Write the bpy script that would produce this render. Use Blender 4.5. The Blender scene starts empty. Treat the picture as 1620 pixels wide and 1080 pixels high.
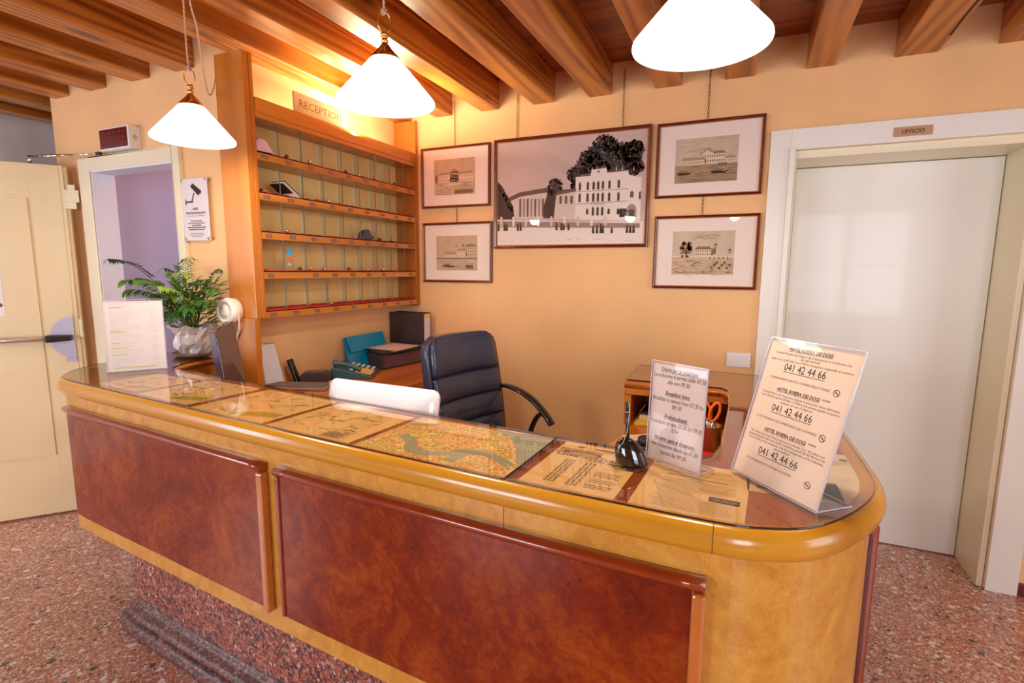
import bpy, bmesh, math, random
from mathutils import Vector, Matrix, Euler

# ---------------------------------------------------------------- camera, world, lights, exposure
S = bpy.context.scene
COL = S.collection
R = math.radians
H = 1.52
cam_d = bpy.data.cameras.new('camera')
cam = bpy.data.objects.new('camera', cam_d)
COL.objects.link(cam)
cam_d.sensor_width = 36.0
cam_d.lens = 822.0 / 1620 * 36.0
cam_d.clip_start = 0.02
_p, _r, _y = R(7.8236), R(0.388), R(23.997)
_F = Vector((0, math.cos(_p), -math.sin(_p))); _X = Vector((1, 0, 0)); _U = _X.cross(_F)
_R2 = math.cos(_r) * _X + math.sin(_r) * _U
_U2 = -math.sin(_r) * _X + math.cos(_r) * _U
_Z = Matrix.Rotation(_y, 3, 'Z')
_F, _R2, _U2 = _Z @ _F, _Z @ _R2, _Z @ _U2
cam.matrix_world = Matrix(((_R2.x, _U2.x, -_F.x, 0), (_R2.y, _U2.y, -_F.y, 0), (_R2.z, _U2.z, -_F.z, H), (0, 0, 0, 1)))
S.camera = cam

S.view_settings.view_transform = 'Standard'
S.view_settings.look = 'None'
S.view_settings.gamma = 1.0
S.view_settings.use_curve_mapping = False
S.view_settings.exposure = 0.50
try:
    S.cycles.use_denoising = True
    S.cycles.max_bounces = 8
    S.cycles.diffuse_bounces = 5
    S.cycles.transparent_max_bounces = 24
    S.cycles.caustics_reflective = False
    S.cycles.caustics_refractive = False
    S.cycles.sample_clamp_indirect = 6.0
except Exception:
    pass

W = bpy.data.worlds.new('daylight'); S.world = W; W.use_nodes = True
W.node_tree.nodes['Background'].inputs[0].default_value = (0.80, 0.88, 1.0, 1)
W.node_tree.nodes['Background'].inputs[1].default_value = 0.7

def area(name, loc, target, sx, sy, power, color):
    l = bpy.data.lights.new(name, 'AREA'); l.shape = 'RECTANGLE'; l.size = sx; l.size_y = sy
    l.energy = power; l.color = color
    o = bpy.data.objects.new(name, l); COL.objects.link(o); o.location = loc
    o.rotation_euler = (Vector(target) - Vector(loc)).to_track_quat('-Z', 'Y').to_euler()
    return o
# daylight through the two windows behind the photographer and the glazed door on the side
area('window_daylight_front', (-2.75, -3.25, 1.17), (-2.1, 0, 1.1), 1.7, 1.45, 74, (0.86, 0.92, 1.0))
area('window_daylight_front', (1.45, -3.25, 1.65), (1.3, 0, 1.2), 1.7, 1.7, 74, (0.86, 0.92, 1.0))
area('window_daylight_side', (3.35, 0.6, 1.5), (0, 1.2, 1.0), 1.5, 1.9, 22, (1.0, 0.96, 0.92))
area('window_daylight_far_side', (-4.7, -1.0, 1.5), (-3.6, 1.8, 1.0), 1.0, 1.6, 32, (0.85, 0.9, 1.0))  # added fill lamp by the windowless far wall, brightens that end
area('back_room_daylight', (-2.95, 3.25, 1.75), (-3.5, 2.2, 1.3), 0.7, 1.0, 10, (0.66, 0.74, 1.0))  # added bluish lamp before the solid rear wall, lights the unseen back room

# ---------------------------------------------------------------- mesh helpers
ORG = {}
def org(o):
    return ORG.get(o.name, Vector((0, 0, 0))) if o is not None else Vector((0, 0, 0))

class MB:
    def __init__(s):
        s.v = []; s.f = []; s.m = []; s.sm = []
    def add(s, vs, fs, mi=0, smooth=False):
        b = len(s.v)
        s.v += [Vector(v) for v in vs]
        for f in fs:
            s.f.append([b + i for i in f]); s.m.append(mi); s.sm.append(smooth)
        return s
    def box(s, x0, x1, y0, y1, z0, z1, mi=0, M=None):
        vs = [Vector((x, y, z)) for z in (z0, z1) for y in (y0, y1) for x in (x0, x1)]
        if M is not None: vs = [M @ v for v in vs]
        return s.add(vs, [(0, 2, 3, 1), (4, 5, 7, 6), (0, 1, 5, 4), (2, 6, 7, 3), (0, 4, 6, 2), (1, 3, 7, 5)], mi)
    def prism(s, poly, z0, z1, mi=0, M=None, smooth=False):
        n = len(poly)
        a = sum(poly[i][0] * poly[(i + 1) % n][1] - poly[(i + 1) % n][0] * poly[i][1] for i in range(n))
        if a < 0: poly = list(reversed(poly))
        vs = [Vector((p[0], p[1], z0)) for p in poly] + [Vector((p[0], p[1], z1)) for p in poly]
        if M is not None: vs = [M @ v for v in vs]
        s.add(vs, [tuple(reversed(range(n))), tuple(range(n, 2 * n))], mi)
        b = len(s.v) - 2 * n
        for i in range(n):
            j = (i + 1) % n
            s.f.append([b + i, b + j, b + n + j, b + n + i]); s.m.append(mi); s.sm.append(smooth)
        return s
    def lathe(s, prof, c=(0, 0, 0), n=24, mi=0, M=None, smooth=True, cap=True):
        vs = []
        for r, z in prof:
            for k in range(n):
                a = 2 * math.pi * k / n
                vs.append(Vector((r * math.cos(a), r * math.sin(a), z)))
        if M is not None: vs = [M @ v for v in vs]
        vs = [v + Vector(c) for v in vs]
        fs = []
        for i in range(len(prof) - 1):
            for k in range(n):
                k2 = (k + 1) % n
                fs.append((i * n + k, i * n + k2, (i + 1) * n + k2, (i + 1) * n + k))
        s.add(vs, fs, mi, smooth)
        if cap:
            b = len(s.v) - len(vs)
            if prof[0][0] > 1e-5: s.f.append([b + k for k in reversed(range(n))]); s.m.append(mi); s.sm.append(False)
            if prof[-1][0] > 1e-5: s.f.append([b + (len(prof) - 1) * n + k for k in range(n)]); s.m.append(mi); s.sm.append(False)
        return s
    def tube(s, path, r, n=8, closed=False, mi=0, ry=None):
        P = [Vector(p) for p in path]; m = len(P)
        rs = r if isinstance(r, (list, tuple)) else [r] * m
        vs = []; up = None
        for i in range(m):
            if closed: t = (P[(i + 1) % m] - P[i - 1]).normalized()
            else: t = (P[min(i + 1, m - 1)] - P[max(i - 1, 0)]).normalized()
            if up is None:
                up = Vector((0, 0, 1)) if abs(t.z) < 0.9 else Vector((1, 0, 0))
            a = (up - up.dot(t) * t).normalized(); up = a
            b = t.cross(a)
            for k in range(n):
                an = 2 * math.pi * k / n
                vs.append(P[i] + a * math.cos(an) * (ry if ry else rs[i]) + b * math.sin(an) * rs[i])
        fs = []
        for i in range(m if closed else m - 1):
            i2 = (i + 1) % m
            for k in range(n):
                k2 = (k + 1) % n
                fs.append((i * n + k, i2 * n + k, i2 * n + k2, i * n + k2))
        if not closed:
            fs.append(tuple(range(n))); fs.append(tuple(reversed([(m - 1) * n + k for k in range(n)])))
        return s.add(vs, fs, mi, True)
    def sweep(s, path, prof, mi=0, closed_prof=False, caps=True, smooth=True):
        """prof = [(outward offset, z)] swept along a plan polyline, outward is the right hand of travel"""
        nrm = pnormals(path); k = len(prof); vs = []
        for p, nn in zip(path, nrm):
            for o, z in prof: vs.append(Vector((p[0] + nn[0] * o, p[1] + nn[1] * o, z)))
        fs = []
        kk = k if closed_prof else k - 1
        for i in range(len(path) - 1):
            for j in range(kk):
                j2 = (j + 1) % k
                fs.append((i * k + j, i * k + j2, (i + 1) * k + j2, (i + 1) * k + j))
        s.add(vs, fs, mi, smooth)
        if caps:
            b = len(s.v) - len(vs)
            s.f.append([b + j for j in reversed(range(k))]); s.m.append(mi); s.sm.append(False)
            s.f.append([b + (len(path) - 1) * k + j for j in range(k)]); s.m.append(mi); s.sm.append(False)
        return s
    def build(s, name, mats, parent=None, local=False, bevel=0.0, seg=2, fix=True):
        me = bpy.data.meshes.new(name)
        o0 = Vector((0, 0, 0)) if local else org(parent)
        me.from_pydata([tuple(v - o0) for v in s.v], [], s.f)
        if not isinstance(mats, (list, tuple)): mats = [mats]
        for m in mats: me.materials.append(m)
        me.polygons.foreach_set('material_index', s.m)
        me.polygons.foreach_set('use_smooth', s.sm)
        me.update()
        if fix:
            bm = bmesh.new(); bm.from_mesh(me)
            bmesh.ops.remove_doubles(bm, verts=bm.verts, dist=1e-6)
            bmesh.ops.recalc_face_normals(bm, faces=bm.faces)
            bm.to_mesh(me); bm.free()
        o = bpy.data.objects.new(name, me); COL.objects.link(o)
        if parent is not None: o.parent = parent
        ORG[o.name] = Vector((0, 0, 0)) if local else o0
        if bevel > 0:
            b = o.modifiers.new('bevel', 'BEVEL'); b.width = bevel; b.segments = seg
            b.limit_method = 'ANGLE'; b.angle_limit = R(40)
        return o

def pnormals(path):
    out = []
    for i in range(len(path)):
        a = path[max(i - 1, 0)]; c = path[min(i + 1, len(path) - 1)]
        dx, dy = c[0] - a[0], c[1] - a[1]; l = math.hypot(dx, dy) or 1
        out.append((dy / l, -dx / l))
    return out
def offset(path, d):
    return [(p[0] + n[0] * d, p[1] + n[1] * d) for p, n in zip(path, pnormals(path))]
def smooth_path(pts, k=6):
    out = []
    n = len(pts)
    for i in range(n - 1):
        p0, p1, p2, p3 = pts[max(i - 1, 0)], pts[i], pts[i + 1], pts[min(i + 2, n - 1)]
        for j in range(k):
            t = j / k
            out.append(tuple(0.5 * (2 * b + (c - a) * t + (2 * a - 5 * b + 4 * c - d) * t * t + (3 * b - a - 3 * c + d) * t ** 3)
                             for a, b, c, d in zip(p0, p1, p2, p3)))
    out.append(tuple(pts[-1]))
    return out

def tag(o, label=None, cat=None, group=None, kind=None):
    if label: o['label'] = label
    if cat: o['category'] = cat
    if group: o['group'] = group
    if kind: o['kind'] = kind
    return o
def thing(name, label, cat, loc=(0, 0, 0), rotz=0, group=None):
    o = bpy.data.objects.new(name, None); COL.objects.link(o)
    o.location = loc; o.rotation_euler = (0, 0, rotz); o.empty_display_size = 0.05
    ORG[o.name] = Vector(loc)
    return tag(o, label, cat, group)
def struct(name, mb, m, **k):
    return tag(mb.build(name, m, **k), kind='structure')
def copy_tree(o, parent=None):
    c = o.copy(); COL.objects.link(c); c.parent = parent
    for ch in o.children: copy_tree(ch, c)
    return c

# ---------------------------------------------------------------- flat artwork and lettering
TXT = {}
def text2d(s, size=1.0, sx=1.0, shear=0.0, align='LEFT', bold=0.0):
    key = (s, shear, align, bold)
    if key not in TXT:
        cu = bpy.data.curves.new('t', 'FONT'); cu.body = s; cu.size = 1.0; cu.shear = shear; cu.align_x = align
        cu.resolution_u = 2; cu.offset = bold
        ob = bpy.data.objects.new('t', cu)
        me = ob.to_mesh()
        TXT[key] = ([(v.co.x, v.co.y) for v in me.vertices], [tuple(p.vertices) for p in me.polygons])
        ob.to_mesh_clear(); bpy.data.objects.remove(ob); bpy.data.curves.remove(cu)
    vs, fs = TXT[key]
    return [(x * size * sx, y * size) for x, y in vs], fs

class Flat:
    """thin shapes laid on a real surface: origin o, axes ex and ey (unit), facing ex x ey"""
    def __init__(s, o, ex, ey, lift=0.0004):
        s.o = Vector(o); s.ex = Vector(ex).normalized(); s.ey = Vector(ey).normalized()
        s.n = s.ex.cross(s.ey).normalized(); s.mb = MB(); s.l = lift
    def P(s, u, v, h): return s.o + s.ex * u + s.ey * v + s.n * h
    def poly(s, pts, mi=0, layer=1):
        n = len(pts)
        a = sum(pts[i][0] * pts[(i + 1) % n][1] - pts[(i + 1) % n][0] * pts[i][1] for i in range(n))
        if a < 0: pts = list(reversed(pts))
        s.mb.add([s.P(u, v, s.l * layer) for u, v in pts], [tuple(range(n))], mi); return s
    def rect(s, u0, u1, v0, v1, mi=0, layer=1): return s.poly([(u0, v0), (u1, v0), (u1, v1), (u0, v1)], mi, layer)
    def disc(s, u, v, r, mi=0, layer=1, n=16, ry=None):
        return s.poly([(u + r * math.cos(2 * math.pi * k / n), v + (ry or r) * math.sin(2 * math.pi * k / n)) for k in range(n)], mi, layer)
    def ring(s, u, v, r, w, mi=0, layer=1, n=20):
        for k in range(n):
            a, b = 2 * math.pi * k / n, 2 * math.pi * (k + 1) / n
            s.poly([(u + r * math.cos(a), v + r * math.sin(a)), (u + (r - w) * math.cos(a), v + (r - w) * math.sin(a)),
                    (u + (r - w) * math.cos(b), v + (r - w) * math.sin(b)), (u + r * math.cos(b), v + r * math.sin(b))], mi, layer)
        return s
    def line(s, a, b, w, mi=0, layer=1):
        dx, dy = b[0] - a[0], b[1] - a[1]; l = math.hypot(dx, dy) or 1
        nx, ny = -dy / l * w / 2, dx / l * w / 2
        return s.poly([(a[0] - nx, a[1] - ny), (b[0] - nx, b[1] - ny), (b[0] + nx, b[1] + ny), (a[0] + nx, a[1] + ny)], mi, layer)
    def lines(s, pts, w, mi=0, layer=1):
        for a, b in zip(pts, pts[1:]): s.line(a, b, w, mi, layer)
        return s
    def blob(s, u, v, r, rng, mi=0, layer=1, n=26, ry=None, rough=0.25):
        pts = []
        for k in range(n):
            a = 2 * math.pi * k / n; q = 1 + rng.uniform(-rough, rough)
            pts.append((u + r * q * math.cos(a), v + (ry or r) * q * math.sin(a)))
        return s.poly(pts, mi, layer)
    def text(s, t, u, v, size, mi=0, layer=1, sx=1.0, shear=0.0, align='LEFT', bold=0.0, under=False, rot=0.0):
        vs, fs = text2d(t, size, sx, shear, align, bold)
        c, sn = math.cos(rot), math.sin(rot)
        s.mb.add([s.P(u + x * c - y * sn, v + x * sn + y * c, s.l * layer) for x, y in vs], fs, mi)
        if under and vs:
            xs = [x for x, y in vs]; s.rect(u + min(xs), u + max(xs), v - size * .16, v - size * .11, mi, layer)
        return s
    def fit(s, t, u, v, width, size, mi=0, layer=1, **k):
        """centred line of lettering squeezed to a given width"""
        vs, _ = text2d(t, size, 1.0, k.get('shear', 0.0), 'CENTER', k.get('bold', 0.0))
        w = max(x for x, y in vs) - min(x for x, y in vs)
        return s.text(t, u, v, size, mi, layer, sx=width / w, align='CENTER', **k)
    def build(s, name, mats, parent=None, **k): return s.mb.build(name, mats, parent, fix=False, **k)

# ---------------------------------------------------------------- materials
def new_mat(name):
    m = bpy.data.materials.new(name); m.use_nodes = True
    nt = m.node_tree; b = nt.nodes['Principled BSDF']
    return m, nt, b
def rgba(c): return (c[0], c[1], c[2], 1.0)
def mat(name, col, rough=0.5, metal=0.0, spec=0.5, coat=0.0, emit=None, es=0.0, var=0.0, vs=8.0, bump=0.0, bs=60.0):
    m, nt, b = new_mat(name)
    b.inputs['Base Color'].default_value = rgba(col); b.inputs['Roughness'].default_value = rough
    b.inputs['Metallic'].default_value = metal; b.inputs['Specular IOR Level'].default_value = spec
    b.inputs['Coat Weight'].default_value = coat; b.inputs['Coat Roughness'].default_value = 0.05
    if emit: b.inputs['Emission Color'].default_value = rgba(emit); b.inputs['Emission Strength'].default_value = es
    tc = None
    if var > 0 or bump > 0: tc = nt.nodes.new('ShaderNodeTexCoord')
    if var > 0:
        n = nt.nodes.new('ShaderNodeTexNoise'); n.inputs['Scale'].default_value = vs; n.inputs['Detail'].default_value = 5
        r = nt.nodes.new('ShaderNodeValToRGB')
        r.color_ramp.elements[0].position = .3; r.color_ramp.elements[1].position = .7
        r.color_ramp.elements[0].color = rgba([c * (1 - var) for c in col]); r.color_ramp.elements[1].color = rgba([min(1, c * (1 + var)) for c in col])
        nt.links.new(tc.outputs['Object'], n.inputs['Vector']); nt.links.new(n.outputs['Fac'], r.inputs['Fac'])
        nt.links.new(r.outputs['Color'], b.inputs['Base Color'])
    if bump > 0:
        n = nt.nodes.new('ShaderNodeTexNoise'); n.inputs['Scale'].default_value = bs; n.inputs['Detail'].default_value = 4
        bp = nt.nodes.new('ShaderNodeBump'); bp.inputs['Strength'].default_value = bump; bp.inputs['Distance'].default_value = 0.01
        nt.links.new(tc.outputs['Object'], n.inputs['Vector']); nt.links.new(n.outputs['Fac'], bp.inputs['Height'])
        nt.links.new(bp.outputs['Normal'], b.inputs['Normal'])
    return m
def ramp(nt, els):
    r = nt.nodes.new('ShaderNodeValToRGB'); cr = r.color_ramp
    while len(cr.elements) < len(els): cr.elements.new(0.5)
    for e, (p, c) in zip(cr.elements, els): e.position = p; e.color = rgba(c)
    return r
def obj_coords(nt, scale, rand=True):
    tc = nt.nodes.new('ShaderNodeTexCoord'); mp = nt.nodes.new('ShaderNodeMapping'); mp.inputs['Scale'].default_value = scale
    if rand:
        oi = nt.nodes.new('ShaderNodeObjectInfo'); mu = nt.nodes.new('ShaderNodeMath'); mu.operation = 'MULTIPLY'; mu.inputs[1].default_value = 37.0
        nt.links.new(oi.outputs['Random'], mu.inputs[0])
        ad = nt.nodes.new('ShaderNodeVectorMath'); ad.operation = 'ADD'
        nt.links.new(tc.outputs['Object'], ad.inputs[0]); nt.links.new(mu.outputs[0], ad.inputs[1])
        nt.links.new(ad.outputs[0], mp.inputs['Vector'])
    else: nt.links.new(tc.outputs['Object'], mp.inputs['Vector'])
    return tc, mp
def wood(name, dark, mid, light, axis='Y', rough=0.4, coat=0.2, freq=9.0, knots=True, stretch=0.06, dist=3.5, mix=0.62):
    m, nt, b = new_mat(name)
    sc = {'X': (stretch, 1, 1), 'Y': (1, stretch, 1), 'Z': (1, 1, stretch)}[axis]
    tc, mp = obj_coords(nt, sc)
    w = nt.nodes.new('ShaderNodeTexNoise'); w.inputs['Scale'].default_value = 3.2; w.inputs['Detail'].default_value = 2
    nt.links.new(mp.outputs[0], w.inputs['Vector'])
    mul = nt.nodes.new('ShaderNodeMath'); mul.operation = 'MULTIPLY'; mul.inputs[1].default_value = freq * dist
    nt.links.new(w.outputs['Fac'], mul.inputs[0])
    sn = nt.nodes.new('ShaderNodeMath'); sn.operation = 'SINE'
    m2 = nt.nodes.new('ShaderNodeMath'); m2.operation = 'MULTIPLY'; m2.inputs[1].default_value = 2.2
    nt.links.new(mul.outputs[0], m2.inputs[0]); nt.links.new(m2.outputs[0], sn.inputs[0])
    ma = nt.nodes.new('ShaderNodeMapRange'); ma.inputs[1].default_value = -1; ma.inputs[2].default_value = 1
    nt.links.new(sn.outputs[0], ma.inputs[0])
    f = nt.nodes.new('ShaderNodeTexNoise'); f.inputs['Scale'].default_value = 30; f.inputs['Detail'].default_value = 6; f.inputs['Roughness'].default_value = .7
    nt.links.new(mp.outputs[0], f.inputs['Vector'])
    mx = nt.nodes.new('ShaderNodeMix'); mx.data_type = 'FLOAT'; mx.inputs[0].default_value = mix
    nt.links.new(ma.outputs[0], mx.inputs[2]); nt.links.new(f.outputs['Fac'], mx.inputs[3])
    r = ramp(nt, [(0.18, dark), (0.45, mid), (0.8, light)])
    nt.links.new(mx.outputs[0], r.inputs['Fac'])
    last = r.outputs['Color']
    if knots:
        mk = nt.nodes.new('ShaderNodeMapping'); mk.inputs['Scale'].default_value = {'X': (1.6, 5, 5), 'Y': (5, 1.6, 5), 'Z': (5, 5, 1.6)}[axis]
        nt.links.new(mp.inputs['Vector'].links[0].from_socket, mk.inputs['Vector'])
        v = nt.nodes.new('ShaderNodeTexVoronoi'); v.inputs['Scale'].default_value = 1.0
        nt.links.new(mk.outputs[0], v.inputs['Vector'])
        kr = ramp(nt, [(0.09, (.9, .9, .9)), (0.17, (0, 0, 0))]); nt.links.new(v.outputs['Distance'], kr.inputs['Fac'])
        kx = nt.nodes.new('ShaderNodeMix'); kx.data_type = 'RGBA'
        nt.links.new(kr.outputs['Color'], kx.inputs[0]); nt.links.new(last, kx.inputs[6])
        kx.inputs[7].default_value = rgba([c * .45 for c in dark]); last = kx.outputs[2]
    nt.links.new(last, b.inputs['Base Color'])
    b.inputs['Roughness'].default_value = rough; b.inputs['Coat Weight'].default_value = coat; b.inputs['Coat Roughness'].default_value = 0.12
    bp = nt.nodes.new('ShaderNodeBump'); bp.inputs['Strength'].default_value = .25; bp.inputs['Distance'].default_value = 0.002
    nt.links.new(f.outputs['Fac'], bp.inputs['Height']); nt.links.new(bp.outputs['Normal'], b.inputs['Normal'])
    return m
def burl(name, dark, mid, light, scale=3.0, rough=0.25, coat=0.6, warp=1.6, eyes=True, stops=(0.36, 0.5, 0.66)):
    m, nt, b = new_mat(name)
    tc, mp = obj_coords(nt, (1, 1, 1), False)
    n1 = nt.nodes.new('ShaderNodeTexNoise'); n1.inputs['Scale'].default_value = scale; n1.inputs['Detail'].default_value = 8
    n1.inputs['Roughness'].default_value = .62; n1.inputs['Distortion'].default_value = warp
    nt.links.new(mp.outputs[0], n1.inputs['Vector'])
    n2 = nt.nodes.new('ShaderNodeTexNoise'); n2.inputs['Scale'].default_value = scale * 7; n2.inputs['Detail'].default_value = 6
    n2.inputs['Distortion'].default_value = warp * 1.5
    nt.links.new(mp.outputs[0], n2.inputs['Vector'])
    mx = nt.nodes.new('ShaderNodeMix'); mx.data_type = 'FLOAT'; mx.inputs[0].default_value = .3
    nt.links.new(n1.outputs['Fac'], mx.inputs[2]); nt.links.new(n2.outputs['Fac'], mx.inputs[3])
    r = ramp(nt, [(stops[0], dark), (stops[1], mid), (stops[2], light)]); nt.links.new(mx.outputs[0], r.inputs['Fac'])
    last = r.outputs['Color']
    if eyes:
        v = nt.nodes.new('ShaderNodeTexVoronoi'); v.inputs['Scale'].default_value = scale * 6
        ad = nt.nodes.new('ShaderNodeVectorMath'); ad.operation = 'ADD'
        sc = nt.nodes.new('ShaderNodeVectorMath'); sc.operation = 'SCALE'; sc.inputs['Scale'].default_value = .12
        nt.links.new(n2.outputs['Color'], sc.inputs[0]); nt.links.new(sc.outputs[0], ad.inputs[0]); nt.links.new(mp.outputs[0], ad.inputs[1])
        nt.links.new(ad.outputs[0], v.inputs['Vector'])
        kr = ramp(nt, [(0.07, (.8, .8, .8)), (0.16, (0, 0, 0))]); nt.links.new(v.outputs['Distance'], kr.inputs['Fac'])
        kx = nt.nodes.new('ShaderNodeMix'); kx.data_type = 'RGBA'
        nt.links.new(kr.outputs['Color'], kx.inputs[0]); nt.links.new(last, kx.inputs[6]); kx.inputs[7].default_value = rgba([c * .5 for c in dark])
        last = kx.outputs[2]
    nt.links.new(last, b.inputs['Base Color'])
    b.inputs['Roughness'].default_value = rough; b.inputs['Coat Weight'].default_value = coat; b.inputs['Coat Roughness'].default_value = .06
    return m
def chips(name, base1, base2, layers, rough=0.3, coat=0.3, flow=(1, 1, 1)):
    """terrazzo or granite: layers = [(scale, amount, edge, [(pos, colour)...])]"""
    m, nt, b = new_mat(name)
    tc, mp = obj_coords(nt, flow, False)
    n = nt.nodes.new('ShaderNodeTexNoise'); n.inputs['Scale'].default_value = 6; n.inputs['Detail'].default_value = 8
    nt.links.new(mp.outputs[0], n.inputs['Vector'])
    r = ramp(nt, [(0.35, base1), (0.65, base2)]); nt.links.new(n.outputs['Fac'], r.inputs['Fac']); last = r.outputs['Color']
    for i, (sc, amt, edge, cols) in enumerate(layers):
        v = nt.nodes.new('ShaderNodeTexVoronoi'); v.inputs['Scale'].default_value = sc
        e = nt.nodes.new('ShaderNodeTexVoronoi'); e.feature = 'DISTANCE_TO_EDGE'; e.inputs['Scale'].default_value = sc
        nt.links.new(mp.outputs[0], v.inputs['Vector']); nt.links.new(mp.outputs[0], e.inputs['Vector'])
        sp = nt.nodes.new('ShaderNodeSeparateColor'); nt.links.new(v.outputs['Color'], sp.inputs[0])
        g = nt.nodes.new('ShaderNodeMath'); g.operation = 'LESS_THAN'; g.inputs[1].default_value = amt; nt.links.new(sp.outputs[0], g.inputs[0])
        h = nt.nodes.new('ShaderNodeMath'); h.operation = 'GREATER_THAN'; h.inputs[1].default_value = edge; nt.links.new(e.outputs['Distance'], h.inputs[0])
        mu = nt.nodes.new('ShaderNodeMath'); mu.operation = 'MULTIPLY'; nt.links.new(g.outputs[0], mu.inputs[0]); nt.links.new(h.outputs[0], mu.inputs[1])
        cr = ramp(nt, cols); cr.color_ramp.interpolation = 'CONSTANT'; nt.links.new(sp.outputs[1], cr.inputs['Fac'])
        mx = nt.nodes.new('ShaderNodeMix'); mx.data_type = 'RGBA'
        nt.links.new(mu.outputs[0], mx.inputs[0]); nt.links.new(last, mx.inputs[6]); nt.links.new(cr.outputs['Color'], mx.inputs[7]); last = mx.outputs[2]
    nt.links.new(last, b.inputs['Base Color']); b.inputs['Roughness'].default_value = rough
    b.inputs['Coat Weight'].default_value = coat; b.inputs['Coat Roughness'].default_value = .15
    return m
def glass(name, tint, rough=0.02, ior=1.5, refl=1.0):
    m = bpy.data.materials.new(name); m.use_nodes = True; nt = m.node_tree
    nt.nodes.remove(nt.nodes['Principled BSDF']); out = nt.nodes['Material Output']
    t = nt.nodes.new('ShaderNodeBsdfTransparent'); t.inputs[0].default_value = rgba(tint)
    g = nt.nodes.new('ShaderNodeBsdfGlossy'); g.inputs['Roughness'].default_value = rough
    f = nt.nodes.new('ShaderNodeFresnel'); f.inputs['IOR'].default_value = ior
    mu = nt.nodes.new('ShaderNodeMath'); mu.operation = 'MULTIPLY'; mu.inputs[1].default_value = refl; mu.use_clamp = True
    mx = nt.nodes.new('ShaderNodeMixShader')
    ge = nt.nodes.new('ShaderNodeNewGeometry'); mr = nt.nodes.new('ShaderNodeMapRange')   # same reflection from both sides of the pane
    mr.inputs[3].default_value = ior; mr.inputs[4].default_value = 1 / ior
    nt.links.new(ge.outputs['Backfacing'], mr.inputs[0]); nt.links.new(mr.outputs[0], f.inputs['IOR'])
    nt.links.new(f.outputs[0], mu.inputs[0]); nt.links.new(mu.outputs[0], mx.inputs[0])
    nt.links.new(t.outputs[0], mx.inputs[1]); nt.links.new(g.outputs[0], mx.inputs[2]); nt.links.new(mx.outputs[0], out.inputs['Surface'])
    return m
def emis(name, col, st):
    m = bpy.data.materials.new(name); m.use_nodes = True; nt = m.node_tree
    nt.nodes.remove(nt.nodes['Principled BSDF']); e = nt.nodes.new('ShaderNodeEmission')
    e.inputs[0].default_value = rgba(col); e.inputs[1].default_value = st
    nt.links.new(e.outputs[0], nt.nodes['Material Output'].inputs['Surface']); return m

PLASTER = mat('peach_plaster', (0.83, 0.51, 0.25), 0.85, var=0.06, vs=2.2, bump=0.15, bs=40)
PLASTER_D = mat('pale_far_wall', (0.80, 0.74, 0.70), 0.9, var=0.15, vs=3)
CREAM = mat('cream_paint', (0.80, 0.74, 0.55), 0.35, coat=0.15, var=0.02, vs=2)
WHITEPAINT = mat('white_lacquer', (0.80, 0.80, 0.76), 0.35, coat=0.15)
LEAF = mat('exit_door_paint', (0.80, 0.66, 0.40), 0.4, coat=0.1, var=0.04, vs=2)
LILAC = mat('lilac_wall', (0.45, 0.42, 0.58), 0.8)
PALE = mat('pale_blue_trim', (0.72, 0.74, 0.84), 0.6)  # the back room's bluish light is mixed into this trim colour
BEAM = wood('larch_beam', (0.20, 0.045, 0.006), (0.44, 0.14, 0.018), (0.66, 0.26, 0.045), 'Y', 0.36, 0.2, freq=13)
BOARD = wood('larch_boards', (0.17, 0.028, 0.005), (0.28, 0.06, 0.010), (0.40, 0.11, 0.02), 'X', 0.4, 0.2, freq=6)
CHERRY = wood('cherry_wood', (0.31, 0.085, 0.009), (0.44, 0.135, 0.015), (0.53, 0.185, 0.025), 'Z', 0.32, 0.3, freq=3, knots=False)
CHERRY_Y = wood('cherry_wood_rail', (0.38, 0.125, 0.016), (0.54, 0.195, 0.028), (0.64, 0.26, 0.045), 'Y', 0.32, 0.3, freq=3, knots=False)
MAPLE = mat('pale_veneer_back', (0.86, 0.60, 0.25), 0.5, var=0.1, vs=5)
DESKW = wood('desk_top_wood', (0.42, 0.10, 0.012), (0.55, 0.155, 0.02), (0.66, 0.21, 0.035), 'Y', 0.25, 0.4, freq=3, knots=False)
NOSE = wood('golden_edge_wood', (0.40, 0.155, 0.008), (0.55, 0.24, 0.014), (0.65, 0.31, 0.022), 'X', 0.22, 0.5, freq=2, knots=False)
BURL_Y = burl('golden_burl', (0.46, 0.18, 0.022), (0.62, 0.295, 0.045), (0.76, 0.42, 0.085), 13.0, 0.3, 0.35, warp=1.0, stops=(0.28, 0.5, 0.72))
BURL_R = burl('red_burl', (0.075, 0.003, 0.0005), (0.21, 0.018, 0.0006), (0.42, 0.088, 0.002), 4.6, 0.22, 0.12, warp=1.1, stops=(0.30, 0.48, 0.74))
REDTRIM = mat('mahogany_moulding', (0.27, 0.035, 0.006), 0.2, coat=0.8, var=0.15, vs=14)
ORTRIM = mat('orange_moulding', (0.52, 0.155, 0.025), 0.2, coat=0.8, var=0.12, vs=14)
TOPWOOD = mat('mahogany_top', (0.30, 0.062, 0.012), 0.3, coat=0.3, var=0.15, vs=9)
FRAMEW = mat('mahogany_frame', (0.13, 0.012, 0.005), 0.3, coat=0.5, var=0.4, vs=60)
GILT = mat('gilt_edge', (0.50, 0.22, 0.05), 0.4, metal=0.3)
MATB = mat('mount_board', (0.86, 0.74, 0.68), 0.8)
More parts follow.
